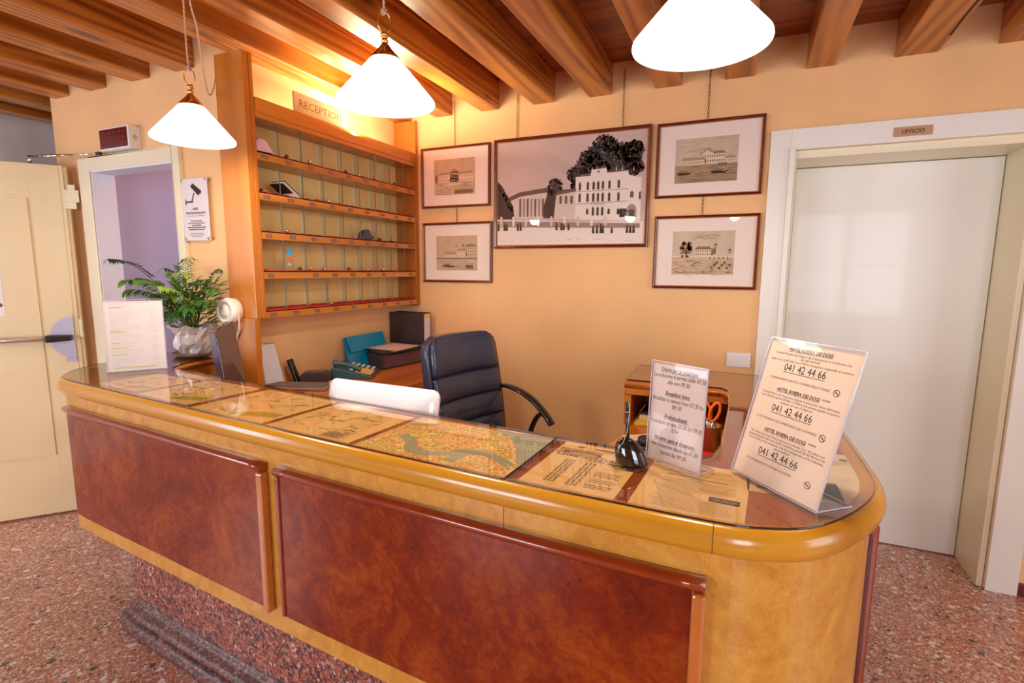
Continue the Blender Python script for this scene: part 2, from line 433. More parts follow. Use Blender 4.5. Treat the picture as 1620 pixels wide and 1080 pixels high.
FLOORM = chips('terrazzo', (0.46, 0.155, 0.090), (0.58, 0.235, 0.145), [
    (190, 0.55, 0.05, [(0, (.60, .44, .36)), (.22, (.28, .09, .06)), (.45, (.50, .24, .16)), (.7, (.12, .06, .05)), (.82, (.7, .6, .55))]),
    (95, 0.42, 0.06, [(0, (.66, .50, .42)), (.25, (.30, .12, .08)), (.42, (.10, .07, .07)), (.55, (.55, .27, .17)), (.8, (.78, .72, .68))]),
    (48, 0.09, 0.08, [(0, (.80, .74, .70)), (.45, (.07, .06, .08)), (.7, (.60, .42, .36))])], 0.28, 0.35)
GRANITE = chips('red_granite', (0.27, 0.07, 0.045), (0.40, 0.12, 0.08), [
    (150, 0.5, 0.03, [(0, (.12, .06, .05)), (.4, (.45, .22, .17)), (.7, (.05, .04, .05))]),
    (85, 0.40, 0.05, [(0, (.06, .04, .05)), (.4, (.50, .17, .10)), (.78, (.42, .30, .27)), (.93, (.6, .5, .48))])], 0.35, 0.2)
GRANITE_D = chips('dark_granite', (0.13, 0.045, 0.04), (0.20, 0.07, 0.055), [
    (150, 0.5, 0.03, [(0, (.07, .035, .035)), (.4, (.30, .16, .13)), (.7, (.03, .025, .035))]),
    (85, 0.35, 0.05, [(0, (.05, .035, .045)), (.6, (.26, .17, .16)), (.75, (.26, .09, .06))])], 0.45, 0.08)
SMOKED = glass('bronze_glass', (0.94, 0.84, 0.69), 0.01, 1.5, 1.3)
GLEDGE = mat('glass_edge_dark', (0.015, 0.012, 0.02), 0.1, coat=0.8)
CLEAR = glass('picture_glass', (0.98, 0.98, 0.98), 0.02, 1.42, 0.5)
DIVID = glass('divider_glass', (0.975, 0.99, 0.98), 0.02, 1.45, 0.7)
DIVBACK = mat('divider_back_edge', (0.70, 0.78, 0.70), 0.3)
DIVEDGE = mat('divider_glass_edge', (0.10, 0.13, 0.11), 0.15, coat=0.6)
ACRYL = glass('clear_acrylic', (0.98, 0.98, 0.985), 0.02, 1.45, 0.8)
ACEDGE = mat('acrylic_edge', (0.55, 0.52, 0.62), 0.15, coat=0.5)
FELT = mat('red_felt', (0.42, 0.012, 0.008), 0.95, var=0.2, vs=60)
BRASS = mat('polished_brass', (0.83, 0.48, 0.13), 0.14, metal=1.0)
CHROME = mat('chrome', (0.75, 0.74, 0.74), 0.15, metal=1.0)
STEEL = mat('brushed_steel', (0.55, 0.55, 0.60), 0.35, metal=0.9)
BLACKP = mat('black_plastic', (0.012, 0.011, 0.013), 0.3, coat=0.2)
LEATHER = mat('black_leather', (0.020, 0.028, 0.075), 0.34, coat=0.6, bump=0.35, bs=160)  # black leather with a bluish reflection tinted into its base colour
DARKGREY = mat('dark_grey_plastic', (0.045, 0.030, 0.032), 0.4)
WHITEP = mat('white_plastic', (0.82, 0.82, 0.86), 0.3, coat=0.3)
PAPER = mat('white_paper', (0.84, 0.80, 0.80), 0.8)
PEACHP = mat('peach_paper', (0.86, 0.66, 0.52), 0.8)
INK = mat('black_ink', (0.03, 0.02, 0.02), 0.8)
GREYINK = mat('grey_ink', (0.22, 0.15, 0.13), 0.8)
YELLOWINK = mat('yellow_marker', (0.74, 0.62, 0.08), 0.8)
PLATE = mat('number_plate_brown', (0.16, 0.085, 0.07), 0.4)
IRON = mat('dark_chain', (0.10, 0.06, 0.035), 0.4, metal=0.8)
CORD = mat('pink_twisted_cord', (0.66, 0.42, 0.32), 0.7)
SHADE = emis('lit_opal_glass', (1.0, 0.95, 0.86), 1.9)
SHADE_IN = emis('lit_opal_inside', (1.0, 0.965, 0.90), 5.0)

# ---------------------------------------------------------------- the setting
struct('floor', MB().box(-7, 3.2, -3.2, 5.0, -0.1, 0), FLOORM)
cb = MB()
for k in range(46):
    y0 = -3.2 + k * 0.18
    cb.box(-7, 3.2, y0, y0 + 0.177, 2.685, 2.72)
cb.box(-7, 3.2, -3.2, 5.0, 2.72, 2.8)
struct('ceiling', cb, BOARD)
# back wall with the office doorway (opening 0.17..1.15, 2.13 high, reveal 0.29 deep)
struct('wall_back', MB().box(-2.42, 0.17, 3.09, 3.42, 0, 2.685).box(1.15, 3.2, 3.09, 3.42, 0, 2.685).box(0.17, 1.15, 3.09, 3.42, 2.13, 2.685).box(0.17, 1.15, 3.42, 3.46, 0, 2.13), PLASTER)
# left wall (plane y = 1.88) with the doorway to the back room
struct('wall_left', MB().box(-3.90, -3.53, 1.88, 1.985, 0, 2.685).box(-2.79, -2.26, 1.88, 1.985, 0, 2.685).box(-3.53, -2.79, 1.88, 1.985, 2.075, 2.685), PLASTER)
struct('wall_alcove', MB().box(-2.42, -2.26, 1.985, 3.09, 0, 2.685), PLASTER)
struct('wall_far', MB().box(-5.0, -4.85, -3.2, 5.0, 0, 2.685), PLASTER_D)
struct('wall_right', MB().box(3.0, 3.2, -3.2, -0.4, 0, 2.685).box(3.0, 3.2, 1.6, 3.09, 0, 2.685).box(3.0, 3.2, -0.4, 1.6, 2.45, 2.685).box(3.0, 3.2, -0.4, 1.6, 0, 0.3), PLASTER)
fw = MB()
WIN = ((-3.6, -1.9, .45, 1.9), (0.6, 2.3, .8, 2.5))
for a, b_ in ((-7, -3.6), (-1.9, 0.6), (2.3, 3.2)): fw.box(a, b_, -3.2, -3.0, 0, 2.685)
for a, b_, z0, z1 in WIN: fw.box(a, b_, -3.2, -3.0, 0, z0); fw.box(a, b_, -3.2, -3.0, z1, 2.685)
struct('wall_front', fw, PLASTER)
struct('wall_back_room', MB().box(-3.90, -2.42, 3.3, 3.4, 0, 2.685).box(-3.90, -3.80, 1.985, 3.3, 0, 2.685), LILAC)
struct('trim_5', MB().box(-3.80, -3.785, 1.986, 2.13, 0, 2.3), PALE, bevel=.003)
for i, (x0, x1, z0, z1) in enumerate(WIN):
    w_ = MB()
    for a, b_ in ((x0, x0 + .06), (x1 - .06, x1), ((x0 + x1) / 2 - .04, (x0 + x1) / 2 + .04)): w_.box(a, b_, -3.12, -3.05, z0, z1)
    for a, b_ in ((z0, z0 + .07), (z1 - .07, z1), (z0 + .8, z0 + .84)): w_.box(x0 + .06, x1 - .06, -3.12, -3.05, a, b_)
    struct('window_%d' % (i + 1), w_, WHITEPAINT)
# office door: architrave, lining, leaf
t = MB()
t.box(0.075, 0.17, 3.065, 3.09, 0, 2.23).box(1.15, 1.27, 3.065, 3.09, 0, 2.23).box(0.17, 1.15, 3.065, 3.09, 2.13, 2.23)
t.box(0.165, 0.19, 3.045, 3.095, 0, 2.135)
struct('trim_1', t, WHITEPAINT, bevel=0.002)
l = MB().box(0.171, 0.20, 3.095, 3.41, 0, 2.129).box(1.125, 1.149, 3.095, 3.41, 0, 2.129).box(0.20, 1.125, 3.095, 3.41, 2.09, 2.129)
l.box(0.20, 0.222, 3.36, 3.41, 0, 2.09)
struct('trim_2', l, CREAM, bevel=0.002)
struct('door_1', MB().box(0.224, 1.122, 3.38, 3.415, 0.006, 2.087), WHITEPAINT, bevel=0.002)
struct('baseboard_back', MB().box(1.272, 3.0, 3.07, 3.09, 0, 0.06).box(-2.0, 0.07, 3.07, 3.09, 0, 0.06), mat('dark_red_skirting', (0.12, 0.02, 0.015), 0.4), bevel=0.003)
# doorway frame on the left wall
struct('trim_4', MB().box(-3.53, -3.520, 1.862, 1.985, 0, 2.075).box(-3.52, -2.80, 1.862, 1.985, 2.067, 2.075).box(-2.80, -2.79, 1.862, 1.985, 0, 2.075), PALE)
d = MB().box(-3.64, -3.53, 1.855, 1.88, 0, 2.15).box(-2.79, -2.735, 1.855, 1.88, 0, 2.15).box(-3.53, -2.79, 1.855, 1.88, 2.075, 2.15)
d
struct('trim_3', d, CREAM, bevel=0.003)

# band of pale marble chips let into the terrazzo in front of the office door
rg = random.Random(31); F = Flat((0, 0, 0.0002), (1, 0, 0), (0, 1, 0), .0001)
for k in range(90):
    t_ = rg.random(); u, v = -.9 + 3.6 * t_, 3.27 - 1.66 * t_ * 1.03 + rg.gauss(0, .016)
    a0 = rg.uniform(0, 6.28); r_ = rg.uniform(.004, .013)
    F.poly([(u + r_ * rg.uniform(.6, 1.2) * math.cos(a0 + j * 1.2566), v + r_ * rg.uniform(.5, 1) * math.sin(a0 + j * 1.2566)) for j in range(5)], 0, 1)
F.mb.build('trim_6', mat('white_marble_chips', (.78, .70, .66), .3, coat=.3), fix=False)['kind'] = 'structure'

# ceiling beams, counted from the office door end
beam_x = [(0.95, 1.095), (0.572, 0.74), (0.21, 0.337), (-0.162, -0.015), (-0.518, -0.375), (-0.895, -0.757), (-1.243, -1.103),
          (-1.598, -1.472), (-1.94, -1.811), (-2.27, -2.125), (-2.738, -2.593), (-3.10, -2.944), (-3.485, -3.328), (-3.835, -3.693),
          (-4.19, -4.05), (-4.54, -4.40), (1.32, 1.46), (1.69, 1.83)]
names = ['over the office door, near its far jamb', 'with a long crack, meeting the wall above the office sign', 'meeting the wall above the near side of the office door',
         'meeting the wall behind the nearest pendant lamp, next before the office door', 'ending above the gap between the large photograph and the etchings beside the door',
         'ending above the trees of the large photograph', 'ending above the middle of the large photograph', 'ending above the gap between large photograph and left etchings',
         'ending above the upper left etching', 'running along the top of the key cabinet', 'ending on the left wall next to the key cabinet',
         'second beam from the key cabinet ending on the left wall', 'third beam from the key cabinet, ending above the exit display',
         'ending at the free corner of the left wall', 'first beam beyond the free corner of the left wall', 'last beam before the pale far wall', 'farthest to the side beyond the office door', '']
for i, ((x0, x1), nm) in enumerate(zip(beam_x[:17], names)):
    yend = 3.09 if x0 > -2.3 else (1.88 if x0 > -3.95 else 3.2)
    if x0 < -2.2 and x0 > -2.3: yend = 3.09
    th = thing('ceiling_beam', 'larch ceiling beam ' + nm, 'beam', ((x0 + x1) / 2, 0, 2.515), group='ceiling beams')
    rg = random.Random(i)
    mb = MB(); n = 14
    ys = [-3.0 + (yend + 3.0) * k / n for k in range(n + 1)]
    path = []
    vs = []
    for y in ys:
        j = [rg.uniform(-.003, .003) for _ in range(4)]
        if y in (ys[0], ys[-1]): j = [0] * 4
        vs += [(x0 + j[0], y, 2.685), (x0 + j[0], y, 2.515 + j[1]), (x1 + j[2], y, 2.515 + j[3]), (x1 + j[2], y, 2.685)]
    fs = [(0, 1, 2, 3), (4 * n + 3, 4 * n + 2, 4 * n + 1, 4 * n)]
    for k in range(n):
        for a in range(4):
            b2 = (a + 1) % 4
            fs.append((4 * k + a, 4 * (k + 1) + a, 4 * (k + 1) + b2, 4 * k + b2))
    mb.add(vs, fs); o = mb.build('timber', BEAM, th, bevel=0.006, seg=2)
    if i == 1:
        ck = MB(); pts = [(x0 + .152 + .006 * math.sin(k * 1.3), 0.9 + k * .2, 2.5145) for k in range(11)]
        for a, b2 in zip(pts, pts[1:]): ck.add([(a[0] - .004, a[1], a[2]), (a[0] + .004, a[1], a[2]), (b2[0] + .004, b2[1], b2[2]), (b2[0] - .004, b2[1], b2[2])], [(0, 1, 2, 3)])
        ck.build('crack', INK, th, fix=False)

# ---------------------------------------------------------------- reception counter
T = 1.095
OUT = smooth_path([(-2.66, 1.86), (-2.645, 1.65), (-2.618, 1.42), (-2.60, 1.31), (-2.545, 1.205), (-2.46, 1.132), (-2.364, 1.088), (-2.05, 1.055), (-1.738, 1.028), (-1.285, 0.987),
                   (-0.84, 0.952), (-0.437, 0.925), (-0.212, 0.914), (-0.026, 0.910), (0.046, 0.919), (0.123, 0.955), (0.189, 1.030), (0.243, 1.13), (0.268, 1.22), (0.272, 1.34),
                   (0.264, 1.62), (0.257, 2.0), (0.25, 2.39)], 5)
INN = [(-0.429, 2.41), (-0.412, 2.025), (-0.059, 2.031), (-0.036, 2.0), (-0.027, 1.94), (-0.022, 1.776), (-0.028, 1.362), (-0.045, 1.26), (-0.075, 1.218), (-0.134, 1.207),
       (-0.321, 1.226), (-0.436, 1.238), (-0.791, 1.262), (-1.217, 1.299), (-1.7, 1.346), (-1.854, 1.365), (-2.085, 1.393), (-2.19, 1.398), (-2.228, 1.412), (-2.274, 1.479),
       (-2.301, 1.556), (-2.309, 1.649), (-2.31, 1.86)]
def front(x0, x1, n=24):
    """counter front line between two x positions"""
    pts = [p for p in OUT if -2.4 < p[0] < 0.01 and p[1] < 1.1]
    out = []
    for k in range(n + 1):
        x = x0 + (x1 - x0) * k / n
        for a, b_ in zip(pts, pts[1:]):
            if a[0] <= x <= b_[0]:
                t_ = (x - a[0]) / (b_[0] - a[0]); out.append((x, a[1] + t_ * (b_[1] - a[1]))); break
        else: out.append((x, pts[0][1] if x < pts[0][0] else pts[-1][1]))
    return out
ct = thing('reception_counter', 'curved reception counter with red burl panels, golden burl frieze and granite foot', 'reception counter', (-1.0, 1.1, 0))
CT = ct
body_out = offset(OUT, -0.004)
body_in = [(-0.02, 2.385)] + [(-0.015, 1.36), (-0.04, 1.245), (-0.134, 1.19), (-0.436, 1.215), (-1.217, 1.275), (-1.854, 1.34), (-2.19, 1.375), (-2.245, 1.405), (-2.29, 1.48), (-2.325, 1.65), (-2.325, 1.86)]
MB().prism(body_out + body_in, 0.49, 1.058).build('body', BURL_Y, ct)
MB().prism(offset(OUT, -0.006) + INN, 1.06, 1.0865).build('countertop', TOPWOOD, ct)
prof = [(-0.03, 1.036), (0.0, 1.036), (0.009, 1.040), (0.016, 1.050), (0.019, 1.064), (0.016, 1.078), (0.009, 1.088), (0.0, 1.0915), (-0.006, 1.0915), (-0.03, 1.0868)]
MB().sweep(OUT, prof, closed_prof=True).build('edge_moulding', NOSE, ct)
MB().sweep(list(reversed(INN[1:])), [(-0.0005, 1.062), (0.006, 1.066), (0.008, 1.076), (0.004, 1.087), (-0.003, 1.09)], closed_prof=True).build('inner_edge_moulding', ORTRIM, ct)
# joints in the edge and the frieze
for x, z0, z1, o_ in ((-0.43, 0.992, 1.036, 0.0), (-0.024, 1.037, 1.0915, 0.0195)):
    p = front(x - .0006, x + .0006, 1)
    jb = MB().sweep(p, [(-.004, z0), (.0006 - .004, z0), (.0006 - .004, z1), (-.006, z1)] if o_ == 0 else [(a + .0003, b_) for a, b_ in prof[1:8]] + [(-.004, 1.09), (-.004, 1.04)], closed_prof=True)
    jb.build('joint_line', INK, ct)
# two burl panels with rounded mouldings and the panel round the far corner
def panel(x0, x1, left_bar, right_bar, z0=0.557, z1=0.992):
    p = front(x0, x1)
    s_ = MB().sweep(p, [(-.004, z0), (.010, z0), (.010, z1 - .02), (-.004, z1 - .02)], closed_prof=True, smooth=False).build('front_panel', BURL_R, ct)
    MB().sweep(front(x0 - .004, x1 + .004), [(-.004, z1 - .024), (.010, z1 - .024), (.017, z1 - .022), (.023, z1 - .014), (.022, z1 - .006), (.012, z1), (-.004, z1)], closed_prof=True).build('top_moulding', REDTRIM, s_)
    if right_bar:
        q = front(x1 - .018, x1 + .006, 4)
        MB().sweep(q, [(-.004, z0 - .008), (.017, z0 - .008), (.022, z0), (.022, z1 - .026), (-.004, z1 - .026)], closed_prof=True, smooth=False).build('side_moulding', ORTRIM, s_, bevel=0.006, seg=3)
    if left_bar:
        q = front(x0 - .004, x0 + .008, 2)
        MB().sweep(q, [(-.004, z0), (.016, z0), (.016, z1 - .026), (-.004, z1 - .026)], closed_prof=True, smooth=False).build('side_moulding', REDTRIM, s_, bevel=0.004)
    return s_
panel(-2.350, -1.178, False, True)
panel(-1.120, -0.034, True, True)
side = [p for p in OUT if p[0] > 0.2 and 1.25 < p[1] < 2.3]
sp = MB().sweep(side, [(-.006, .557), (.010, .557), (.010, .972), (-.006, .972)], closed_prof=True, smooth=False).build('side_panel', BURL_R, ct)
MB().sweep(side[:2], [(-.006, .55), (.02, .55), (.02, .99), (-.006, .99)], closed_prof=True, smooth=False).build('side_moulding', REDTRIM, sp, bevel=.004)
# granite foot
foot = smooth_path([(-2.33, 1.86), (-2.37, 1.55), (-2.405, 1.36), (-2.408, 1.27), (-2.385, 1.21), (-2.34, 1.183), (-2.26, 1.166), (-2.129, 1.152), (-1.832, 1.124), (-1.3, 1.078), (-0.84, 1.042),
                    (-0.4, 1.015), (-0.03, 1.003), (0.06, 1.02), (0.12, 1.09), (0.15, 1.2), (0.155, 1.6), (0.15, 2.35)], 5)
MB().sweep(foot, [(-.09, 0), (0, 0), (.004, .012), (.003, .03), (-.006, .045), (-.016, .052), (-.09, .052)], closed_prof=True).build('foot_moulding', GRANITE_D, ct)
MB().sweep(foot, [(-.12, .052), (-.020, .052), (-.022, .064), (-.034, .076), (-.050, .082), (-.060, .092), (-.064, .11), (-.12, .11)], closed_prof=True).build('foot_moulding', GRANITE_D, ct)
foot_in = offset(foot, -.068)
MB().prism(foot_in + [(0.0, 2.3), (0.0, 1.3), (-0.3, 1.2), (-1.2, 1.26), (-2.15, 1.36), (-2.2, 1.8)], 0, 0.4895).build('granite_plinth', GRANITE, ct)
# staff side: low worktop and the open compartment under the counter end
MB().prism([(-2.2, 1.36), (-1.2, 1.262), (-0.45, 1.222), (-0.13, 1.195), (-0.04, 1.25), (-0.024, 1.36), (-0.024, 2.40), (-0.385, 2.40), (-0.39, 1.89), (-0.412, 1.75), (-0.45, 1.56), (-1.2, 1.58), (-2.2, 1.66)], 0.875, 0.91).build('staff_worktop', DESKW, ct, bevel=.002)
cbm = MB()
cbm.box(-0.412, -0.385, 2.03, 2.40, 0.911, 1.058).box(-0.385, -0.03, 2.37, 2.40, 0.911, 1.058).box(-0.412, -0.03, 2.025, 2.40, 1.036, 1.059).box(-0.412, -0.385, 2.028, 2.40, 0.0, 0.874).box(-0.385, -0.02, 2.37, 2.40, 0, 0.874)
cbm.build('compartment', CHERRY, ct, bevel=.0015)

# glass sheets over the top (gap near x = -0.42), slightly inside the edge
gl = offset(OUT, -0.003)
left_o = [p for p in gl if p[0] < -0.4285 and p[1] < 1.85]
seam_f = (-0.4285, 0.9285); seam_b = (-0.4165, 1.2345)
left_i = [(-0.4185, 1.2345)] + [p for p in INN if p[0] < -0.5 and p[1] < 1.85]
right_o = [(-0.4255, 0.9282)] + [p for p in gl if p[0] > -0.4255 and p[1] < 2.385]
right_i = [(-0.42, 2.385), (-0.404, 2.033)] + [p for p in INN[2:11]] + [(-0.4150, 1.2340)]
def glass_sheet(outer, inner, label):
    th = thing('glass_sheet', label, 'glass sheet', (outer[0][0], outer[0][1], 1.0885), group='glass sheets on the counter')
    poly = outer + inner
    n = len(poly)
    m_ = MB()
    m_.add([(p[0], p[1], 1.0955) for p in poly], [tuple(range(n))])
    m_.build('pane', SMOKED, th, fix=False)
    e = MB(); vs = [(p[0], p[1], 1.0887) for p in poly] + [(p[0], p[1], 1.0953) for p in poly]
    e.add(vs, [(i, (i + 1) % n, n + (i + 1) % n, n + i) for i in range(n)])
    e.build('polished_edge', GLEDGE, th, fix=False)
    return th
glass_sheet(left_o + [seam_f], left_i, 'long smoked glass sheet over the maps, covering the far and middle counter top')
glass_sheet(right_o, right_i, 'smoked glass sheet over the rounded counter end beneath the tall phone sign')

# ---------------------------------------------------------------- printed sheets under the glass
ZP = 1.0872
def sheet(name, label, cat, bl, br, tl, col, marks, mats, group=None, tr=None):
    bl, br, tl = [Vector((p[0], p[1], ZP)) for p in (bl, br, tl)]
    th = thing(name, label, cat, tuple(bl), group=group)
    ex, ey = (br - bl), (tl - bl)
    w, h = ex.length, ey.length
    ex.normalize(); n = Vector((0, 0, 1)); ey2 = n.cross(ex)
    F = Flat(bl, ex, ey2, 0.0002)
    F.rect(0, w, 0, h, 0, 0.5)
    F.build('paper', col, th)
    if marks:
        G = Flat(bl, ex, ey2, 0.00012); marks(G, w, h); G.build('printing', mats, th)
    return th
SHEETC = mat('printed_sheet', (0.78, 0.56, 0.31), 0.8, var=0.04, vs=12)
OLIVE = mat('olive_print', (0.42, 0.36, 0.05), 0.8)
def brochure_map(seed, route=False):
    def f(G, w, h):
        r = random.Random(seed)
        for k in range(16):
            u, v = r.uniform(.08, .92) * w, r.uniform(.12, .9) * h
            G.blob(u, v, r.uniform(.008, .02), r, 1, 5, n=9, ry=.005, rough=.4)
        for k in range(24):
            u, v = r.uniform(.05, .85) * w, r.uniform(.1, .92) * h
            G.rect(u, u + r.uniform(.012, .035), v, v + .0022, 2, 6)
        pts = [(.1 * w, .35 * h)]
        for k in range(7): pts.append((pts[-1][0] + w * .11, h * (.35 + .3 * r.random())))
        G.lines(pts, .0016, 2, 6)
        if route:
            G.lines([(.14 * w, .40 * h), (.2 * w, .56 * h), (.33 * w, .60 * h), (.37 * w, .47 * h), (.5 * w, .50 * h), (.58 * w, .70 * h), (.8 * w, .66 * h)], .009, 1, 5)
            G.rect(.55 * w, .92 * w, .09 * h, .10 * h, 0, 7); G.rect(.6 * w, .86 * w, .05 * h, .06 * h, 0, 7)
            G.text('CITY', .80 * w, .33 * h, .02, 0, 7); G.text('MAP', .30 * w, .44 * h, .018, 0, 7)
        else:
            G.poly([(.5 * w, .06 * h), (.96 * w, .22 * h), (.95 * w, .34 * h), (.7 * w, .30 * h), (.5 * w, .16 * h)], 1, 4)
    return f
MK = [INK, OLIVE, GREYINK]
def nocity(seed):
    g = brochure_map(seed, True)
    def f(G, w, h):
        r = random.Random(seed)
        for k in range(14):
            u, v = r.uniform(.08, .92) * w, r.uniform(.15, .9) * h
            G.blob(u, v, r.uniform(.006, .014), r, 1, 5, n=9, ry=.004, rough=.4)
        for k in range(46):
            u, v = r.uniform(.05, .85) * w, r.uniform(.15, .92) * h
            G.rect(u, u + r.uniform(.006, .026), v, v + .0024, 0 if k % 3 == 0 else 2, 6)
        G.lines([(.12 * w, .40 * h), (.2 * w, .56 * h), (.33 * w, .60 * h), (.37 * w, .47 * h), (.5 * w, .52 * h), (.56 * w, .70 * h), (.8 * w, .66 * h)], .008, 1, 5)
        for k in range(5): G.rect((.62 + .02 * (k % 2)) * w, (.86 - .03 * (k % 2)) * w, (.06 + .028 * k) * h, (.073 + .028 * k) * h, 2, 7)
    return f
sheet('leaflet', 'printed leaflet under glass directly in front of the highlighted price list', 'leaflet', (-2.20, 1.115), (-1.93, 1.09), (-2.175, 1.33), SHEETC, brochure_map(3), MK, 'sheets under the glass')
sheet('leaflet', 'faint leaflet under glass against the opening by the dark screen', 'leaflet', (-2.12, 1.345), (-1.90, 1.322), (-2.117, 1.385), SHEETC, None, None, 'sheets under the glass')
sheet('leaflet', 'small amber leaflet under glass between price list and first map', 'leaflet', (-1.90, 1.075), (-1.60, 1.05), (-1.875, 1.34), SHEETC, brochure_map(5), MK, 'sheets under the glass')
sheet('area_map', 'folded area map under glass with olive patches, in front of the shelf cabinet', 'map', (-1.567, 1.032), (-1.222, 1.003), (-1.543, 1.318), SHEETC, brochure_map(8), MK, 'sheets under the glass')
sheet('area_map', 'map with an olive route line under glass, before the white computer back', 'map', (-1.199, 1.000), (-0.885, 0.977), (-1.180, 1.268), SHEETC, nocity(4), MK, 'sheets under the glass')
# coloured city map
def citymap():
    m_, nt, b = new_mat('city_map_blocks')
    tc = nt.nodes.new('ShaderNodeTexCoord')
    v = nt.nodes.new('ShaderNodeTexVoronoi'); v.inputs['Scale'].default_value = 75
    e = nt.nodes.new('ShaderNodeTexVoronoi'); e.feature = 'DISTANCE_TO_EDGE'; e.inputs['Scale'].default_value = 75
    g = nt.nodes.new('ShaderNodeTexNoise'); g.inputs['Scale'].default_value = 9
    for n_ in (v, e, g): nt.links.new(tc.outputs['Object'], n_.inputs['Vector'])
    r1 = ramp(nt, [(0.36, (.50, .42, .12)), (0.48, (.74, .48, .18)), (0.58, (.80, .36, .16))]); nt.links.new(g.outputs['Fac'], r1.inputs['Fac'])
    sp = nt.nodes.new('ShaderNodeSeparateColor'); nt.links.new(v.outputs['Color'], sp.inputs[0])
    mx = nt.nodes.new('ShaderNodeMix'); mx.data_type = 'RGBA'; mx.blend_type = 'MULTIPLY'; mx.inputs[0].default_value = .35
    nt.links.new(r1.outputs['Color'], mx.inputs[6]); nt.links.new(v.outputs['Color'], mx.inputs[7])
    l_ = nt.nodes.new('ShaderNodeMath'); l_.operation = 'LESS_THAN'; l_.inputs[1].default_value = .09; nt.links.new(e.outputs['Distance'], l_.inputs[0])
    m2 = nt.nodes.new('ShaderNodeMix'); m2.data_type = 'RGBA'; nt.links.new(l_.outputs[0], m2.inputs[0])
    nt.links.new(mx.outputs[2], m2.inputs[6]); m2.inputs[7].default_value = (.86, .72, .35, 1)
    nt.links.new(m2.outputs[2], b.inputs['Base Color']); b.inputs['Roughness'].default_value = .8
    return m_
MAPM = citymap()
WATER = mat('map_water', (0.34, 0.40, 0.36), 0.8, var=.05, vs=20)
def mapmarks(G, w, h):
    G.poly([(.56 * w, h), (w, h), (w, .30 * h), (.96 * w, .33 * h), (.86 * w, .62 * h), (.74 * w, .86 * h)], 0, 5)
    G.poly([(0, 0), (w, 0), (w, .10 * h), (.8 * w, .05 * h), (.4 * w, .03 * h), (0, .12 * h)], 3, 3)
    up = [(.14, .50), (.24, .44), (.34, .28), (.44, .22), (.54, .28), (.62, .44), (.74, .46), (.86, .40), (.97, .30)]
    lo = [(.96, .20), (.85, .30), (.74, .36), (.68, .30), (.67, .10), (.60, .10), (.60, .26), (.52, .16), (.42, .10), (.32, .14), (.22, .32), (.12, .42)]
    G.poly([(a * w, c * h) for a, c in up + lo], 0, 5)
    G.poly([(.04 * w, .72 * h), (.2 * w, .82 * h), (.21 * w, .88 * h), (.02 * w, .78 * h)], 0, 5)
    G.poly([(.02 * w, .60 * h), (.18 * w, .66 * h), (.28 * w, .80 * h), (.26 * w, .84 * h), (.10 * w, .70 * h)], 2, 5)
    r = random.Random(7)
    for k in range(14): G.blob(r.uniform(.25, .9) * w, r.uniform(.4, .95) * h, .005, r, 1, 6, n=8, ry=.003)
    for k in range(60):
        a = r.uniform(0, 6.28); q = r.uniform(.02, .06)
        c0 = (.50 * w + q * 1.3 * math.cos(a), .56 * h + q * .8 * math.sin(a))
        G.line(c0, (c0[0] + .008 * math.sin(a), c0[1] - .006 * math.cos(a)), .0015, 4 if k % 2 else 2, 6)
sheet('city_map', 'colourful city street map with grey river under glass', 'map', (-0.866, 0.968), (-0.441, 0.937), (-0.845, 1.255), MAPM, mapmarks,
      [WATER, OLIVE, mat('map_pink', (.80, .42, .22), .8), mat('map_sand', (.72, .50, .22), .8), mat('map_violet', (.36, .22, .42), .8)], 'sheets under the glass')
NAVY = mat('navy_ink', (0.02, 0.02, 0.22), 0.8)
BROWNP = mat('brown_print', (0.46, 0.27, 0.09), 0.8)
def timetable(G, w, h):
    G.rect(.02 * w, .55 * w, .70 * h, .84 * h, 2, 2)
    pts = [(.10 * w + .45 * w * k / 10, h * (.745 + .05 * math.sin(k / 10 * 3.1))) for k in range(11)]
    G.lines(pts, .0035, 0, 4); G.lines([(.5 * w, .79 * h), (.56 * w, .742 * h), (.49 * w, .725 * h)], .003, 0, 4)
    G.lines([(.15 * w, .79 * h), (.10 * w, .742 * h), (.19 * w, .73 * h)], .003, 0, 4)
    G.text('Linea', .05 * w, .655 * h, .026, 1, 5, sx=.95, bold=.02); G.text('FusinaZattere', .30 * w, .655 * h, .026, 0, 5, sx=.80, bold=.005)
    G.rect(.45 * w, .97 * w, .615 * h, .635 * h, 3, 4)
    G.rect(.42 * w, .84 * w, .885 * h, .915 * h, 3, 4); G.rect(.55 * w, .84 * w, .85 * h, .862 * h, 3, 4)
    G.blob(.24 * w, .90 * h, .008, random.Random(2), 3, 4, n=8)
    for c_, x0 in enumerate((.22, .46)):
        for k in range(14):
            for q in range(3): G.rect((x0 + .045 * q) * w, (x0 + .045 * q + .03) * w, (.56 - .035 * k) * h, (.567 - .035 * k + .006) * h, 0, 5)
    for k in range(12):
        if k in (4, 8): continue
        G.rect(.64 * w, (.93 - .02 * (k % 3)) * w, (.42 - .028 * k) * h, (.424 - .028 * k + .003) * h, 3, 5)
sheet('timetable_sheet', 'ferry timetable sheet under glass beside the pen holder', 'timetable', (-0.408, 0.948), (-0.205, 0.936), (-0.392, 1.232), SHEETC, timetable, [INK, NAVY, BROWNP, GREYINK], 'sheets under the glass')
